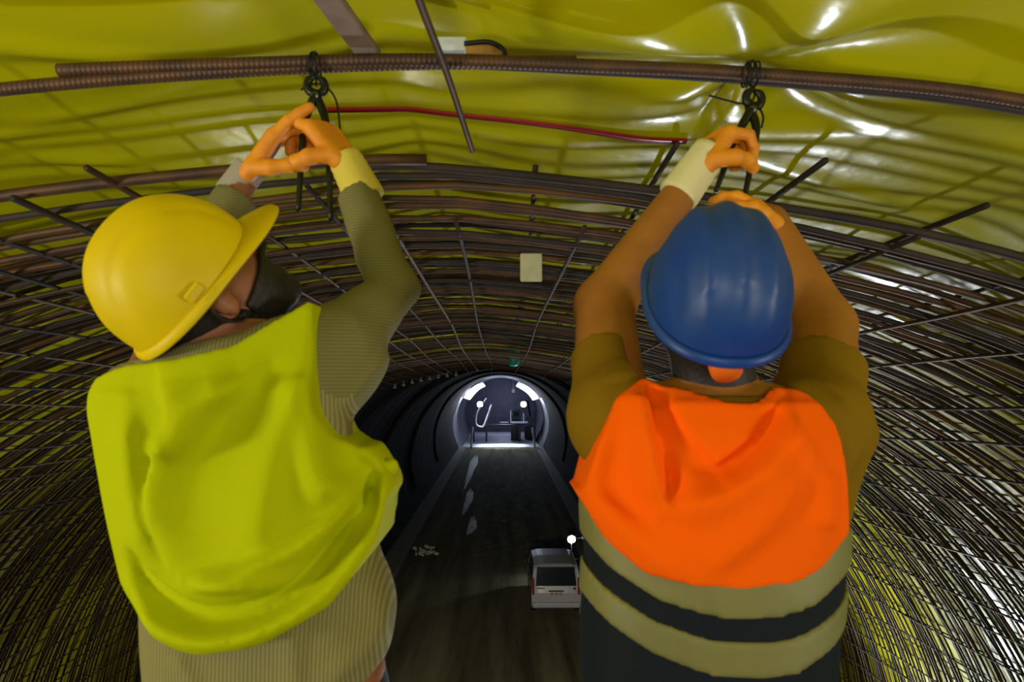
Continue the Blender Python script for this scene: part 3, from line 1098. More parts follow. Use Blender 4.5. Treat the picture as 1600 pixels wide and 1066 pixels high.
    # vest
    fld = Field((-1.0, 0.90, CAM[2] - 0.55), (0.12, 1.45, CAM[2] + 0.24), 0.0060)
    t = upper(fld)
    t = smin(t, fld.trunk([row(1010, 232, 600, 0.145), row(930, 218, 602, 0.150), row(850, 200, 600, 0.146), row(770, 182, 596, 0.138), row(700, 168, 566, 0.130), row(640, 168, 540, 0.118)]), 0.02)
    # the strap over the raised right shoulder
    t = smin(t, fld.capsule(P(440, 540, 1.16), P(500, 505, 1.17), 0.062, 0.058), 0.03)
    t = smin(t, fld.capsule(P(255, 600, 1.17), P(238, 620, 1.18), 0.060, 0.058), 0.03)
    fo = folds(fld, [
        ([(385, 590), (330, 640), (300, 690), (262, 705)], 0.020, 0.020, 0.045),
        ([(255, 600), (285, 650), (268, 700), (250, 780), (285, 880)], 0.016, 0.050, 0.014),
        ([(480, 560), (440, 660), (420, 780), (410, 870)], 0.010, 0.03, 0.05),
        ([(478, 570), (484, 660), (500, 740), (535, 780)], 0.014, 0.020, 0.045),
        ([(200, 640), (215, 760), (240, 880)], 0.010, 0.02, 0.04),
        ([(205, 872), (240, 915), (330, 950), (430, 935), (490, 888), (560, 785)], -0.022, 0.012, 0.018),
        ([(330, 900), (400, 880), (470, 850), (555, 790)], 0.012, 0.016, 0.03),
        ([(310, 900), (400, 905), (450, 900)], 0.010, 0.02, 0.02),
        ([(210, 920), (260, 965), (340, 985), (430, 968), (520, 915), (580, 830), (592, 760)], 0.014, 0.018, 0.03),
        ([(540, 700), (580, 740), (590, 800)], 0.008, 0.02, 0.02),
    ], 1.045, 2.0)
    cyv = np.clip((1.30 - fld.y) / 0.08, 0, 1)
    d = t - 0.022 - np.maximum(fo, -0.014) * cyv - cloth_noise(fld, 0.0028, 5, 24)
    d = np.maximum(d, zline(fld, [(100, 900), (170, 925), (209, 949), (259, 987), (330, 1004), (425, 990), (520, 940), (582, 864), (596, 790), (640, 740)], 1.065) - fld.z)
    # armholes
    xr = xline(fld, [(560, 400), (497, 468), (505, 560), (510, 640), (530, 680), (565, 697), (700, 700)], 1.14)
    d = np.maximum(d, np.where(fld.z > P(0, 700, 1.14)[2], fld.x - xr, -1))
    xl = xline(fld, [(215, 500), (170, 560), (150, 600), (140, 650), (60, 660)], 1.14)
    d = np.maximum(d, np.where(fld.z > P(0, 660, 1.14)[2], xl - fld.x, -1))
    d = np.maximum(d, fld.z - zline(fld, [(60, 640), (150, 590), (215, 572), (310, 562), (385, 543), (440, 505), (497, 466), (560, 440)], 1.12))
    # neckline
    d = np.maximum(d, -(fld.capsule(nk0, nk1 + (0, 0, 0.1), 0.080, 0.105)))
    v, f = nets(d, fld)
    vest = obj('vest', v, f, M['vest_l'], root)
    # loose side tab
    c = P(606, 742, 1.16)
    f2 = Field(c - 0.07, c + 0.07, 0.004)
    e = smin(f2.capsule(P(580, 735, 1.15), P(612, 728, 1.16), 0.016, 0.010), f2.capsule(P(612, 728, 1.16), P(606, 750, 1.165), 0.009, 0.008), 0.01)
    v, f = nets(e, f2, 1)
    obj('side_tab', v, f, M['vest_l'], vest)
    boots_trousers(root, hip, 0.095, (hip[0] - 0.32, hip[1] - 0.3, DECK_Z - 0.02), (hip[0] + 0.32, hip[1] + 0.4, hip[2] + 0.14), hip[2] + 0.10)
    hs, fr_ = helmet(root, HC, upv, fr, M['helmet_y'], (0.110, 0.130, 0.142), [(0.0, 0.004, 0.03), (0.062, -0.003, 0.008), (-0.062, -0.003, 0.008)])
    for s in (-1, 1):
        p = HC + HX * s * 0.117 + HZ * 0.01 - HY * 0.02
        mb = MB()
        mb.box(p, (0.010, 0.030, 0.016), np.stack([HX, HY, HZ], 1))
        mb.build('helmet_slot', M['helmet_y'], hs, bevel=0.003)
    # gloves
    g = glove(root, 'glove', P(545, 258, 1.445), P(500, 203, 1.455), (-0.55, 0.45, -0.65), 1,
              ((0.5, 0.9, 0.5), (0.8, 0.9, 0.5), (0.9, 1.0, 0.6), (0.9, 1.1, 0.6)), M['glove'],
              thumb=(((0.45, 0.55, 0.6), 0.040, 0.0165), ((0.5, 0.0, 0.9), 0.034, 0.0145), ((0.3, -0.3, 0.9), 0.026, 0.013)))
    cuff(g, P(572, 312, 1.442), P(538, 246, 1.446), 0.044, 0.036, M['cuff_y'])
    g = glove(root, 'glove', P(385, 277, 1.472), P(430, 216, 1.462), (0.78, 0.35, -0.45), -1,
              ((0.15, 0.15, 0.1), (0.6, 0.8, 0.5), (0.8, 0.9, 0.6), (0.9, 1.0, 0.6)), M['glove'],
              thumb=(((0.5, 0.5, 0.65), 0.040, 0.0165), ((0.7, 0.1, 0.7), 0.034, 0.0145), ((0.6, -0.1, 0.8), 0.026, 0.013)))
    cuff(g, P(360, 305, 1.472), P(392, 262, 1.47), 0.036, 0.034, M['cuff_g'])
    return root


# ------------------------------------------------------------------ worker in the orange vest
def worker_orange():
    Yc = 1.18
    mid = P(1102, 1066, Yc)
    hip = np.array([mid[0], Yc, CAM[2] - 0.56])
    root = thing('person', 'person in blue hard hat and orange banded vest over ochre T-shirt, gripping pincers overhead', 'person', (hip[0], hip[1], DECK_Z))

    def row(py, l, r, dep, dy=0.0):
        a, b_ = P(l + 26, py, Yc), P(r - 32, py, Yc)
        return (a[2], (a[0] + b_[0]) / 2, Yc + dy, (b_[0] - a[0]) / 2, dep)
    rows = [row(1280, 930, 1275, 0.118), row(1130, 922, 1285, 0.122), row(1000, 922, 1292, 0.122), row(880, 920, 1298, 0.126), row(780, 918, 1312, 0.128), row(700, 925, 1325, 0.126), row(660, 945, 1310, 0.118), row(630, 985, 1262, 0.095), row(612, 1030, 1210, 0.07)]
    sL, eL, wL = P(956, 650, 1.18), P(944, 478, 1.375), P(1068, 296, 1.42)
    sR, eR, wR = P(1284, 655, 1.18), P(1288, 510, 1.385), P(1205, 345, 1.475)
    C7 = P(1118, 662, 1.15)
    upv, fr = (0.0, -0.70, 0.72), (0.06, 0.72, 0.70)
    HX, HY, HZ = frame(upv, fr)
    HC = P(1120, 466, 1.10)
    head = HC - HZ * 0.035 + HY * 0.004
    nk0 = P(1118, 612, 1.16)
    nk1 = head - HZ * 0.045 - HY * 0.02

    def upper(fld):
        d = fld.trunk(rows)
        d = smin(d, fld.capsule(C7, sL, 0.050, 0.060), 0.06)
        d = smin(d, fld.capsule(C7, sR, 0.050, 0.060), 0.06)
        return d

    def arms(fld, g, end=1.0):
        a = smin(fld.capsule(sL, eL, 0.066 + g, 0.058 + g), fld.capsule(eL, wL, 0.060 + g, 0.036 + g), 0.02)
        b_ = smin(fld.capsule(sR, eR, 0.066 + g, 0.060 + g), fld.capsule(eR, wR, 0.060 + g, 0.036 + g), 0.02)
        return a, b_
    fld = Field((0.15, 0.85, DECK_Z - 0.03), (1.05, 1.72, CAM[2] + 0.55), 0.009)
    d = upper(fld)
    a, b_ = arms(fld, 0.0)
    d = smin(smin(d, a, 0.035), b_, 0.035)
    d = smin(d, smin(legs_and_boots(fld, hip, 0.095), fld.trunk([(hip[2] - 0.10, hip[0], hip[1], 0.15, 0.11), (hip[2] + 0.08, hip[0], hip[1], 0.17, 0.12)]), 0.04), 0.05)
    d = smin(d, fld.capsule(nk0, nk1, 0.060, 0.056), 0.03)
    d = smin(d, head_field(fld, head, HX, HY, HZ), 0.02)
    for Wp, K_ in ((wL, P(1125, 222, 1.435)), (wR, P(1175, 325, 1.47))):
        d = smin(d, fld.capsule(Wp, K_, 0.024, 0.022), 0.015)
    v, f = nets(d, fld)
    obj('body', v, f, M['skin'], root)
    f2 = Field(head - 0.17, head + 0.17, 0.005)
    hd = head_field(f2, head, HX, HY, HZ)
    hd = smin(hd, f2.capsule(nk0, nk1, 0.060, 0.056), 0.03)
    L_ = f2.local(head, HX, HY, HZ)
    hair = np.maximum(hd - 0.010, np.maximum(L_[1] - (-0.008 - 0.2 * L_[2]), -0.105 - L_[2]))
    ear = np.minimum(ell(L_, (0.085, -0.002, -0.008), (0.04, 0.026, 0.040)), ell(L_, (-0.085, -0.002, -0.008), (0.04, 0.026, 0.040)))
    hair = np.maximum(np.maximum(hair, -ear), L_[2] - 0.06)
    v, f = nets(hair, f2, 1)
    obj('hair', v, f, M['hair'], root)
    # T-shirt
    fld = Field((0.15, 0.92, CAM[2] - 0.62), (1.05, 1.50, CAM[2] + 0.20), 0.0070)
    t = upper(fld) - 0.010
    sl = None
    for s_, e_, r0, r1, k_ in ((sL, eL, 0.070, 0.074, 0.50), (sR, eR, 0.072, 0.076, 0.52)):
        q = s_ + (e_ - s_) * k_
        c = fld.capsule(s_, q + (q - s_) * 0.5, r0, r1)
        dv = unit(e_ - s_)
        c = np.maximum(c, (fld.x - q[0]) * dv[0] + (fld.y - q[1]) * dv[1] + (fld.z - q[2]) * dv[2])
        sl = c if sl is None else np.minimum(sl, c)
    d = smin(t, sl, 0.035)
    # loose sleeve hem and flank on the right
    d = smin(d, fld.capsule(P(1320, 640, 1.17), P(1352, 676, 1.175), 0.030, 0.012), 0.03)
    d = smin(d, fld.capsule(P(1325, 690, 1.17), P(1300, 830, 1.17), 0.030, 0.022), 0.03)
    d = d - cloth_noise(fld, 0.0032, 21, 28) - folds(fld, [([(905, 610), (960, 570), (1000, 560)], 0.007, 0.008, 0.018), ([(900, 640), (950, 590), (1005, 575)], 0.007, 0.008, 0.02), ([(915, 680), (950, 620)], 0.006, 0.008, 0.02), ([(1240, 590), (1300, 600), (1330, 640)], 0.008, 0.01, 0.02), ([(1245, 610), (1300, 650), (1325, 720)], 0.008, 0.01, 0.03), ([(1345, 700), (1315, 760)], 0.006, 0.01, 0.02)], 1.11)
    d = np.maximum(d, -(fld.capsule(nk0 + (0, 0, 0.02), head, 0.064, 0.08)))
    d = np.maximum(d, (fld.z - zline(fld, [(800, 300), (985, 300), (1000, 570), (1012, 594), (1042, 612), (1120, 618), (1192, 618), (1215, 613), (1246, 612), (1256, 590), (1268, 300), (1500, 300)], 1.09)))
    v, f = nets(np.maximum(d, CAM[2] - 0.60 - fld.z), fld)
    sh = obj('t_shirt', v, f, M['tshirt'], root)
    f2 = Field(nk0 - 0.14, nk0 + 0.14, 0.004)
    ax = unit(np.array([0, 0.25, 1.0]))
    ring = f2.capsule(nk0 - ax * 0.012, nk0 + ax * 0.012, 0.072, 0.070)
    ring = np.maximum(ring, -(f2.capsule(nk0 - ax * 0.1, nk0 + ax * 0.2, 0.063, 0.062)))
    lx = f2.local(nk0, (1, 0, 0), np.cross(ax, (1, 0, 0)), ax)
    ring = np.maximum(ring, np.abs(lx[2] - 0.016) - 0.014)
    v, f = nets(ring, f2, 1)
    obj('neck_band', v, f, M['tshirt'], sh)
    # vest
    fld = Field((0.20, 0.90, CAM[2] - 0.68), (0.95, 1.45, CAM[2] + 0.10), 0.0060)
    t = upper(fld)
    t = smin(t, fld.trunk([row(1300, 905, 1300, 0.145), row(1100, 915, 1292, 0.140), row(980, 922, 1298, 0.138), row(880, 920, 1302, 0.138), row(800, 917, 1302, 0.136), row(740, 916, 1300, 0.130), row(650, 950, 1290, 0.11)]), 0.02)
    fo = folds(fld, [
        ([(1022, 600), (1060, 680), (1112, 738)], -0.016, 0.012, 0.030),
        ([(1112, 738), (1180, 690), (1232, 620)], -0.020, 0.012, 0.022),
        ([(1232, 640), (1180, 715), (1110, 765), (1040, 790)], 0.020, 0.050, 0.022),
        ([(1015, 600), (1010, 690), (1028, 790)], 0.016, 0.018, 0.035),
        ([(1040, 620), (1040, 700), (1050, 780)], -0.010, 0.014, 0.014),
        ([(1225, 612), (1240, 680), (1275, 740)], 0.012, 0.020, 0.03),
        ([(1245, 730), (1180, 810), (1085, 880)], 0.012, 0.030, 0.05),
        ([(960, 650), (930, 760), (990, 850), (1060, 895)], 0.010, 0.03, 0.05),
        ([(1290, 730), (1285, 830)], 0.010, 0.03, 0.04),
        ([(920, 775), (1000, 830), (1080, 850)], 0.007, 0.02, 0.05),
    ], 1.045, 1.5)
    cyv = np.clip((1.30 - fld.y) / 0.08, 0, 1)
    nz = cloth_noise(fld, 0.0026, 9, 24)
    orange_edge = zline(fld, [(860, 740), (908, 780), (950, 850), (1005, 893), (1080, 908), (1150, 913), (1240, 905), (1285, 885), (1314, 858), (1360, 830)], 1.045)
    d = t - 0.021 - nz
    top = d - np.maximum(fo, -0.015) * cyv - 0.006
    top = np.maximum(top, orange_edge - fld.z)
    top = np.maximum(top, fld.z - zline(fld, [(860, 590), (960, 588), (1010, 586), (1042, 604), (1120, 612), (1192, 610), (1215, 605), (1250, 608), (1300, 630), (1400, 640)], 1.08))
    xl = xline(fld, [(1012, 560), (1010, 588), (960, 622), (930, 690), (908, 765), (840, 770)], 1.12)
    xr = xline(fld, [(1235, 560), (1246, 606), (1284, 660), (1302, 740), (1306, 820), (1420, 825)], 1.12)
    zt = P(0, 770, 1.12)[2]
    zt2 = P(0, 825, 1.12)[2]
    cut = np.maximum(np.where(fld.z > zt, xl - fld.x, -1), np.where(fld.z > zt2, fld.x - xr, -1))
    top = np.maximum(top, cut)
    top = np.maximum(top, -(fld.capsule(nk0 + (0, -0.03, 0.0), nk1 + (0, -0.05, 0.1), 0.078, 0.10)))
    v, f = nets(top, fld)
    vest = obj('vest', v, f, M['vest_o'], root)
    low = np.maximum(np.maximum(d, fld.z - (orange_edge - 0.012)), cut)
    low = np.maximum(low, CAM[2] - 0.66 - fld.z)
    v, f = nets(low, fld)
    obj('lower_panel', v, f, M['vest_n'], vest)
    fine = 0.003
    for up_, dn_ in (([(860, 770), (908, 785), (920, 800), (950, 850), (1005, 893), (1080, 908), (1150, 913), (1240, 905), (1285, 885), (1314, 858), (1360, 840)],
                      [(860, 810), (908, 850), (960, 900), (1030, 938), (1120, 958), (1210, 957), (1270, 945), (1310, 922), (1360, 900)]),
                     ([(860, 850), (908, 896), (950, 930), (1020, 968), (1100, 990), (1200, 994), (1250, 985), (1310, 962), (1360, 940)],
                      [(860, 910), (905, 952), (960, 990), (1020, 1022), (1100, 1046), (1180, 1052), (1240, 1046), (1305, 1018), (1360, 990)])):
        bd = np.maximum(np.maximum(d - 0.004, fld.z - zline(fld, up_, 1.045) - 0.012 * (dn_[0][1] == 810)), zline(fld, dn_, 1.045) - fld.z)
        bd = np.maximum(bd, cut)
        v, f = nets(bd, fld, 1)
        obj('reflective_band', v, f, M['band'], vest)
    boots_trousers(root, hip, 0.095, (hip[0] - 0.32, hip[1] - 0.3, DECK_Z - 0.02), (hip[0] + 0.32, hip[1] + 0.4, hip[2] + 0.14), hip[2] + 0.10)
    hs, _ = helmet(root, HC, upv, fr, M['helmet_b'], (0.110, 0.138, 0.150), [(0.0, 0.006, 0.014), (0.045, 0.005, 0.012), (-0.045, 0.005, 0.012), (0.085, -0.003, 0.01), (-0.085, -0.003, 0.01)])
    p = HC - HY * 0.120 - HZ * 0.040
    v, f = tube([p - HY * 0.012, p + HY * 0.012], [0.024, 0.026], 20)
    obj('adjuster_knob', v, f, M['helmet_strap'], hs)
    g = glove(root, 'glove', P(1088, 270, 1.425), P(1127, 216, 1.44), (0.70, 0.30, -0.55), -1,
              ((0.9, 1.1, 0.6), (1.0, 1.15, 0.6), (1.05, 1.2, 0.6), (1.0, 1.2, 0.6)), M['glove'],
              thumb=(((0.6, 0.35, 0.6), 0.042, 0.0165), ((0.6, -0.2, 0.8), 0.034, 0.0145), ((0.2, -0.4, 0.9), 0.026, 0.013)))
    cuff(g, P(1058, 308, 1.42), P(1110, 236, 1.43), 0.044, 0.038, M['cuff_c'])
    g = glove(root, 'glove', P(1216, 362, 1.475), P(1172, 326, 1.465), (-0.35, 0.2, -0.85), 1,
              ((0.2, 0.5, 0.4), (0.6, 0.9, 0.5), (0.8, 1.0, 0.6), (0.9, 1.0, 0.6)), M['glove'],
              thumb=(((0.8, 0.5, 0.1), 0.042, 0.0165), ((0.8, 0.5, 0.2), 0.034, 0.0145), ((0.7, 0.3, 0.5), 0.026, 0.013)))
    cuff(g, P(1232, 395, 1.475), P(1205, 352, 1.474), 0.040, 0.036, M['cuff_c'])
    return root


worker_lime()
worker_orange()


# ------------------------------------------------------------------ pincers and tie wire
def pincers(head, pivot, h1, h2, label):
    """h1, h2: photo points (px, py, d) down each handle"""
    Hd, Pv = P(*head), P(*pivot)
    root = thing('pincers', label, 'pincers', Pv)
    for sgn, hp in ((-1, h1), (1, h2)):
        pts = [Pv + (-sgn * 0.004, sgn * 0.004, 0.012)] + [P(*q) for q in hp]
        c = spline(pts, 30)
        n = len(c)
        r = np.interp(np.linspace(0, 1, n), [0, 0.12, 0.4, 0.9, 1], [0.010, 0.0105, 0.0085, 0.0062, 0.005])
        v, f = tube(c, r, 10)
        h_ = obj('handle', v, f, M['tool'], root)
        # jaw: half of a round head, ending in a cutting edge at the top
        a = np.linspace(0.0, PI, 16)
        R = np.linalg.norm(Hd - Pv)
        jc = Pv + (Hd - Pv) * 0.95
        jp = np.stack([jc[0] + sgn * 0.019 * np.sin(a), np.full(16, jc[1] + sgn * 0.003), jc[2] - 0.019 * np.cos(a)], -1)
        jp = np.vstack([[Pv + (sgn * 0.002, sgn * 0.003, 0)], jp])
        rj = np.interp(np.arange(17), [0, 4, 12, 16], [0.011, 0.010, 0.009, 0.004])
        v, f = tube(jp, rj, 10)
        obj('jaw', v, f, M['tool'], root)
    v, f = tube([Pv + (0, -0.016, 0), Pv + (0, 0.016, 0)], 0.0085, 14)
    obj('rivet', v, f, M['toolhi'], root)
    return root


pincers((494, 133, 1.50), (494, 153, 1.49), [(481, 175, 1.475), (474, 205, 1.46), (470, 260, 1.445), (466, 330, 1.43)],
        [(505, 175, 1.475), (511, 205, 1.46), (514, 260, 1.445), (517, 346, 1.43)], 'black end-cutting pincers, handles spread, over the yellow helmet')
pincers((1178, 153, 1.50), (1174, 174, 1.49), [(1160, 195, 1.475), (1148, 216, 1.455), (1132, 262, 1.44), (1118, 300, 1.43)],
        [(1181, 196, 1.475), (1179, 225, 1.46), (1171, 270, 1.445), (1162, 314, 1.43)], 'black end-cutting pincers, one handle free, over the blue helmet')


def tie(name_label, loops, tails):
    mb = MB()
    for (px, py, d, r, sk) in loops:
        c = P(px, py, d)
        a = np.linspace(0, 2 * PI, 24)
        pts = np.stack([c[0] + sk * np.sin(a), c[1] + r * np.cos(a), c[2] + r * np.sin(a)], -1)
        mb.tube(pts, 0.0026, 6)
    for t in tails:
        mb.tube(spline([P(*q) for q in t], 24), 0.0024, 6)
    tag(mb.build('tie_wire', M['wire'], smooth=True, origin=P(*loops[0][:3])), name_label, 'tie wire')


tie('black tie wire knotted on the crown bar, tail curling down by the yellow gloves', [(492, 101, 1.55, 0.027, 0.004), (496, 101, 1.55, 0.028, -0.004), (488, 101, 1.55, 0.027, 0.003)],
    [[(494, 117, 1.53), (494, 126, 1.51), (495, 135, 1.5)], [(495, 130, 1.5), (512, 138, 1.5), (526, 160, 1.5), (532, 207, 1.5)], [(493, 131, 1.5), (480, 134, 1.5), (470, 141, 1.5)]])
tie('black tie wire knotted on the crown bar, tail pointing left above the blue helmet', [(1171, 116, 1.55, 0.029, 0.005), (1176, 116, 1.55, 0.030, -0.005), (1166, 116, 1.55, 0.029, 0.004), (1180, 117, 1.55, 0.030, 0.003)],
    [[(1177, 134, 1.53), (1179, 143, 1.51), (1178, 153, 1.5)], [(1178, 155, 1.5), (1160, 162, 1.5), (1140, 158, 1.5), (1107, 149, 1.5)], [(1180, 160, 1.5), (1192, 180, 1.5), (1190, 200, 1.5)]])

# ------------------------------------------------------------------ working deck the two people stand on
root = thing('working_deck', 'plywood working deck on steel legs under the two workers', 'scaffold deck', (0, 1.0, 0))
mb = MB()
mb.box((0, 0.9, DECK_Z - 0.03), (4.4, 2.8, 0.06))
mb.build('deck_board', M['deck'], root)
for sx in (-1.9, 1.9):
    for sy in (-0.3, 2.1):
        mb = MB()
        mb.box((sx, sy, (DECK_Z - 0.06) / 2), (0.12, 0.12, DECK_Z - 0.06))
        mb.build('leg', M['steel'], root)

# ------------------------------------------------------------------ van on the road
def van():
    yb, xc, Wd = 28.0, 2.37, 1.98
    root = thing('van', 'white van parked on the dark road, rear window and plate facing back', 'van', (xc, yb + 2.4, 0))
    prof = [(0.0, 0.42), (-0.02, 0.95), (0.06, 1.25), (0.20, 1.90), (0.36, 2.02), (1.6, 2.06), (2.9, 2.02), (3.15, 1.93), (3.75, 1.33), (4.55, 1.12), (4.78, 0.85), (4.82, 0.42)]
    pr = np.array(prof)
    # close the outline, then loft it across the width with a tumblehome
    nx = 9
    V = []
    for i, u in enumerate(np.linspace(-1, 1, nx)):
        e = 1 - 0.05 * abs(u) ** 6
        for (yy, zz) in pr:
            tum = 1.0 - 0.10 * max(0, (zz - 1.05)) ** 1.2
            V.append((xc + u * Wd / 2 * tum, yb + 2.4 + (yy - 2.4) * (1 - 0.02 * abs(u) ** 6), 0.42 + (zz - 0.42) * e))
    k_ = len(pr)
    f = grid_faces(nx, k_, True) + [tuple(range(k_)), tuple((nx - 1) * k_ + i for i in range(k_))[::-1]]
    body = obj('body', V, f, M['van'], root, smooth=False)
    md = body.modifiers.new('bevel', 'BEVEL')
    md.width, md.segments, md.limit_method = 0.04, 3, 'ANGLE'
    # rear glass, lying on the sloped tailgate
    def quad(name, pts, m, parent, th=0.02):
        p = np.array(pts, float)
        n_ = unit(np.cross(p[1] - p[0], p[3] - p[0]))
        v = np.vstack([p, p + n_ * th])
        return obj(name, v, [(0, 1, 2, 3), (7, 6, 5, 4), (0, 4, 5, 1), (1, 5, 6, 2), (2, 6, 7, 3), (3, 7, 4, 0)], m, parent, smooth=False)
    quad('rear_window', [(xc - 0.82, yb + 0.035, 1.22), (xc + 0.82, yb + 0.035, 1.22), (xc + 0.76, yb + 0.185, 1.93), (xc - 0.76, yb + 0.185, 1.93)], M['glass'], root, 0.025)
    pl = MB()
    pl.box((xc, yb - 0.035, 0.92), (0.52, 0.02, 0.13))
    plate = pl.build('licence_plate', M['plate'], root)
    for i in range(8):
        if i in (2, 5):
            continue
        q = MB()
        q.box((xc - 0.21 + i * 0.06, yb - 0.048, 0.92), (0.035, 0.006, 0.08))
        q.build('plate_character', M['plate_ink'], plate)
    q = MB()
    q.box((xc, yb - 0.02, 1.03), (0.62, 0.04, 0.045))
    q.build('plate_trim', M['rubber'], root)
    q = MB()
    q.box((xc, yb - 0.06, 0.50), (1.90, 0.16, 0.20))
    q.build('rear_bumper', M['van'], root, bevel=0.04)
    q = MB()
    q.box((xc + 0.74, yb - 0.02, 1.13), (0.09, 0.04, 0.06))
    q.build('tailgate_handle', M['rubber'], root)
    q = MB()
    q.box((xc - 0.62, yb - 0.012, 1.14), (0.30, 0.02, 0.03))
    q.build('badge_strip', M['rubber'], root)
    q = MB()
    q.tube([(xc - 0.05, yb + 0.05, 1.27), (xc + 0.42, yb + 0.05, 1.36)], 0.012, 6)
    q.build('rear_wiper', M['rubber'], root)
    for s in (-1, 1):
        q = MB()
        q.box((xc + s * 0.92, yb + 0.02, 1.22), (0.10, 0.10, 0.66))
        q.build('tail_lamp', M['tail'], root, bevel=0.02)
        q = MB()
        q.box((xc + s * 1.14, yb + 3.25, 1.32), (0.20, 0.10, 0.30))
        q.box((xc + s * 1.0, yb + 3.3, 1.22), (0.24, 0.05, 0.06))
        q.build('side_mirror', M['rubber'], root, bevel=0.03)
        quad('side_window', [(xc + s * 0.985, yb + 0.7, 1.22), (xc + s * 0.985, yb + 3.2, 1.22), (xc + s * 0.90, yb + 2.95, 1.82), (xc + s * 0.90, yb + 0.8, 1.82)], M['glass'], root, 0.012)
        for yy in (0.85, 3.85):
            v, f = tube([(xc + s * 0.78, yb + yy, 0.34), (xc + s * 0.80, yb + yy, 0.34), (xc + s * 0.98, yb + yy, 0.34), (xc + s * 0.99, yb + yy, 0.34)], [0.30, 0.34, 0.34, 0.30], 28)
            wv_ = obj('wheel', v, f, M['rubber'], root, smooth=False)
            v, f = tube([(xc + s * 0.97, yb + yy, 0.34), (xc + s * 1.0, yb + yy, 0.34)], [0.20, 0.18], 20)
            obj('hub', v, f, M['steel'], wv_, smooth=False)
    quad('windscreen', [(xc + 0.82, yb + 3.80, 1.36), (xc - 0.82, yb + 3.80, 1.36), (xc - 0.76, yb + 3.22, 1.92), (xc + 0.76, yb + 3.22, 1.92)], M['glass'], root, 0.02)
    q = MB()
    q.box((xc, yb + 2.4, 0.36), (1.7, 4.5, 0.16))
    q.build('underbody', M['rubber'], root)


van()

# work lamp on a tripod ahead of the van
q = P(893, 843, 34.5)
root = thing('work_lamp', 'lit tripod work lamp glaring beyond the white van', 'work lamp', (q[0], q[1], 0))
mb = MB()
mb.tube([(q[0], q[1] + 0.12, 0.5), (q[0], q[1] + 0.12, q[2])], 0.025, 8)
mb.build('mast', M['steel'], root, smooth=True)
for a in (0.5, 2.6, 4.7):
    mb = MB()
    mb.tube([(q[0], q[1] + 0.12, 0.75), (q[0] + 0.55 * math.cos(a), q[1] + 0.12 + 0.55 * math.sin(a), 0.01)], 0.018, 6)
    mb.build('leg', M['steel'], root, smooth=True)
mb = MB()
mb.box(q + (0, 0.06, 0), (0.44, 0.10, 0.34))
hd = mb.build('lamp_housing', M['steel'], root, bevel=0.02)
mb = MB()
mb.tube([q - (0, 0.01, 0), q + (0, 0.03, 0)], 0.18, 20)
mb.build('lamp_lens', M['lamp_van'], hd, bevel=0.01)
mb = MB()
mb.box(q + (0.62, 0.1, 0.05), (0.18, 0.12, 0.12))
mb.tube([q + (0.0, 0.12, 0.0), q + (0.62, 0.12, 0.05)], 0.018, 6)
mb.build('spare_head', M['pale'], root)
lamp('work_lamp_light', 'SPOT', q + np.array([0, -0.08, 0]), (1.0, 10, 0), 90, (0.75, 0.86, 1.0), 0.15, spot=3.0)

# rubble by the kerb
mb = MB()
for i in range(26):
    c = P(665, 858, 38.6)
    c = np.array([c[0] + rng.normal(0, 0.35), c[1] + rng.normal(0, 0.5), 0.05])
    bmx = bmesh.new()
    bmesh.ops.create_icosphere(bmx, subdivisions=1, radius=1)
    vv = np.array([v_.co for v_ in bmx.verts]) * rng.uniform(0.05, 0.16, 3) * (1 + rng.normal(0, 0.12, (len(bmx.verts), 1)))
    ff = [tuple(v_.index for v_ in f_.verts) for f_ in bmx.faces]
    bmx.free()
    mb.add(vv + c, ff)
tag(mb.build('rubble', M['stone'], origin=P(665, 858, 38.6) * (1, 1, 0)), 'pale rubble heap lying beside the kerb', 'rubble', kind='stuff')

# ------------------------------------------------------------------ lit chamber far down the tunnel
def far_lamp(px, py, d, label, foot=True):
    q = P(px, py, d)
    root = thing('floodlight', label, 'floodlight', q)
    mb = MB()
    mb.box(q + (0, 0.12, 0), (0.9, 0.2, 0.8))
    h_ = mb.build('housing', M['steel'], root)
    mb = MB()
    mb.tube([q, q + (0, 0.06, 0)], 0.42, 20)
    mb.build('lens', M['lamp_far'], h_)
    lamp('floodlight_beam', 'SPOT', q + np.array([0, -0.4, 0.2]), (q[0] * 0.3, 102.5, 0), 5500, (0.72, 0.80, 1.0), 0.3, spot=1.0)
    lamp('floodlight_uplight', 'SPOT', q + np.array([0, -0.4, 0.4]), (math.copysign(4.2, q[0]), 101.0, 8.9), 3500, (0.80, 0.84, 1.0), 0.3, spot=1.3)
    return root


far_lamp(750, 632, 106, 'lit floodlight by the hoses, left of the two far floodlights')
far_lamp(818, 632, 106, 'lit floodlight over the pale frame, right of the two far floodlights')
# fleece panels on the haunches
for lab, a0, a1 in (('white fleece panel on the left haunch of the far lit chamber', -0.98, -0.42), ('white fleece panel on the right haunch of the far lit chamber', 0.40, 1.0)):
    a = np.linspace(a0, a1, 16)
    yy = np.linspace(98, 104, 8)
    T, Y = np.meshgrid(a, yy, indexing='ij')
    V = []
    for rr in (RT - 0.25, RT - 0.15):
        r_ = rr + 0.05 * np.sin(9 * T + 2 * Y) - 0.13 * (Y - 98)
        V.append(np.stack([r_ * np.sin(T), Y, CT + r_ * np.cos(T)], -1).reshape(-1, 3))
    f = grid_faces(16, 8)
    n_ = 128
    f = f + [tuple(i + n_ for i in q_[::-1]) for q_ in f]
    tag(obj('fleece_panel', np.vstack(V), f, M['lining_white'], origin=V[0][0]), lab, 'fleece panel')
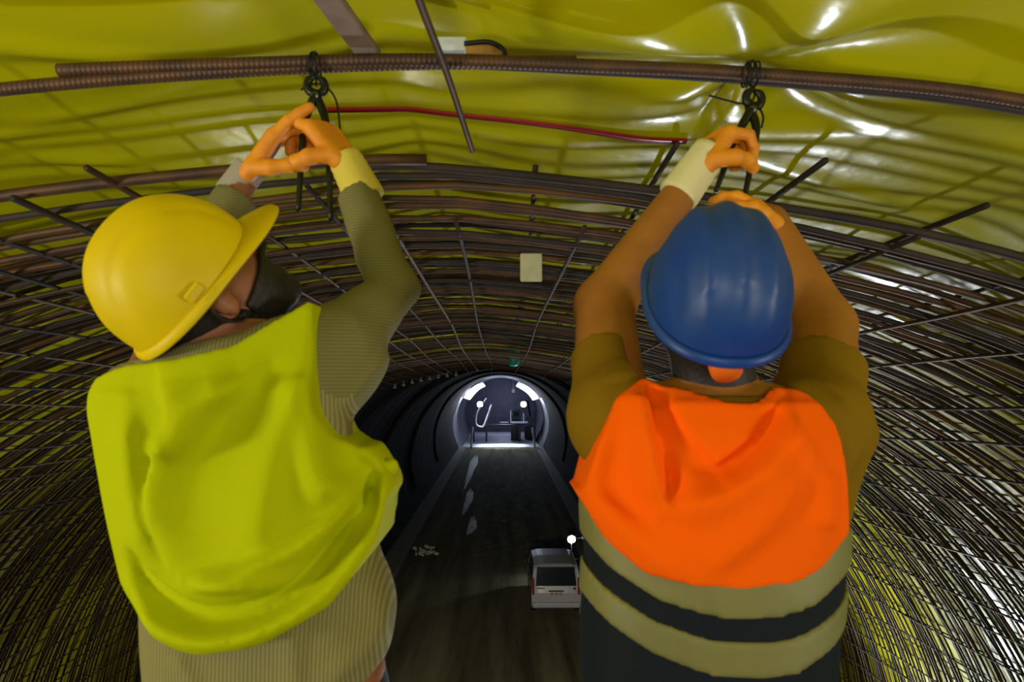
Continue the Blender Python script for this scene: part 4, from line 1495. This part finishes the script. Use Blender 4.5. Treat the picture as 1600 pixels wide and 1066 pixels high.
# working gantry in the chamber
gy = 108.0
root = thing('formwork_gantry', 'steel working gantry spanning the far lit chamber', 'gantry', (0, gy, 0))
mb = MB()
mb.box(P(812, 660, gy), (2.6, 0.3, 0.28))
mb.build('crossbeam', M['pale'], root)
mb = MB()
mb.box(P(788, 660, gy), (1.3, 0.3, 0.16))
mb.build('walkway', M['pale'], root)
for px, y0, y1, w_ in ((818, 646, 661, 0.18), (798, 642, 661, 0.14)):
    a_, b2 = P(px, y0, gy), P(px, y1, gy)
    mb = MB()
    mb.box((a_ + b2) / 2, (w_, 0.2, a_[2] - b2[2]))
    mb.build('post', M['pale'], root)
for px in (740, 760, 812, 836):
    a_ = P(px, 640, gy)
    mb = MB()
    mb.box((a_[0], gy + 0.6, a_[2] / 2), (0.3, 0.3, a_[2]))
    mb.build('leg', M['machine_dark'], root)
mb = MB()
mb.box((0.4, gy + 0.8, P(0, 666, gy)[2]), (9.0, 1.2, 0.3))
mb.build('deck', M['machine_dark'], root)
for px in range(765, 796, 4):
    a_, b2 = P(px, 652, gy), P(px, 664, gy)
    mb = MB()
    mb.tube([a_, b2], 0.05, 6)
    mb.build('railing_post', M['machine_dark'], root)
# hose loop
pts = spline([P(760, 622, 104), P(746, 644, 104), P(744, 662, 104), P(751, 667, 104), P(757, 663, 104), P(768, 632, 104)], 50)
v, f = tube(pts, 0.11, 8)
tag(obj('hose', v, f, M['pale'], origin=pts[0]), 'pale hose hanging in a long loop in the far chamber', 'hose')
# hanging lamp box
c = P(802, 611, 103)
mb = MB()
mb.box(c, (0.45, 0.3, 0.55))
mb.tube([c + (0, 0, 0.25), (c[0], c[1], CAM[2] + 0.75)], 0.04, 6)
tag(mb.build('hanging_box', M['pale'], origin=c), 'pale box hanging below the crown of the far chamber', 'box')
# machine with operator basket
mc = P(806, 650, 112)
root = thing('machine', 'green grey machine standing on the gantry in the far chamber', 'machine', (mc[0], mc[1], 0))
mb = MB()
mb.box(mc + (0, 0, 0.2), (1.4, 1.2, 1.6))
mb.build('cab', M['machine'], root, bevel=0.1)
mb = MB()
mb.box(mc + (0.1, -0.65, 0.35), (0.9, 0.05, 0.8))
mb.build('cab_window', M['glass'], root)
mb = MB()
mb.box((mc[0], mc[1], (mc[2] - 0.6) / 2), (1.6, 2.0, mc[2] - 0.6))
mb.build('chassis', M['machine_dark'], root)
mc = P(827, 655, 114)
root = thing('drill_rig', 'dark drilling rig by the right wall of the far chamber', 'drill rig', (mc[0], mc[1], 0))
mb = MB()
mb.box((mc[0], mc[1], 1.2), (1.6, 2.5, 2.0), None)
mb.build('chassis', M['machine_dark'], root, bevel=0.1)
mb = MB()
mb.box((mc[0], mc[1], 3.0), (1.2, 1.2, 1.6))
mb.build('cab', M['machine'], root, bevel=0.1)
mb = MB()
mb.tube([(mc[0] + 0.2, mc[1], 3.6), (mc[0] - 0.3, mc[1] - 1, 6.4)], 0.16, 8)
mb.build('boom', M['machine_dark'], root)
# guide posts where the lit road begins
for px, s, lab in ((738, 'left', 'pale leaning post left of the lit strip of road'), (832, 'right', 'pale leaning post right of the lit strip of road')):
    a_, b2 = P(px, 668, 99), P(px + (4 if s == 'right' else -2), 700, 99)
    mb = MB()
    mb.tube([a_, (b2[0], b2[1], 0.0)], 0.14, 8)
    tag(mb.build('guide_post', M['pale'], smooth=True, origin=(b2[0], b2[1], 0)), lab, 'post')
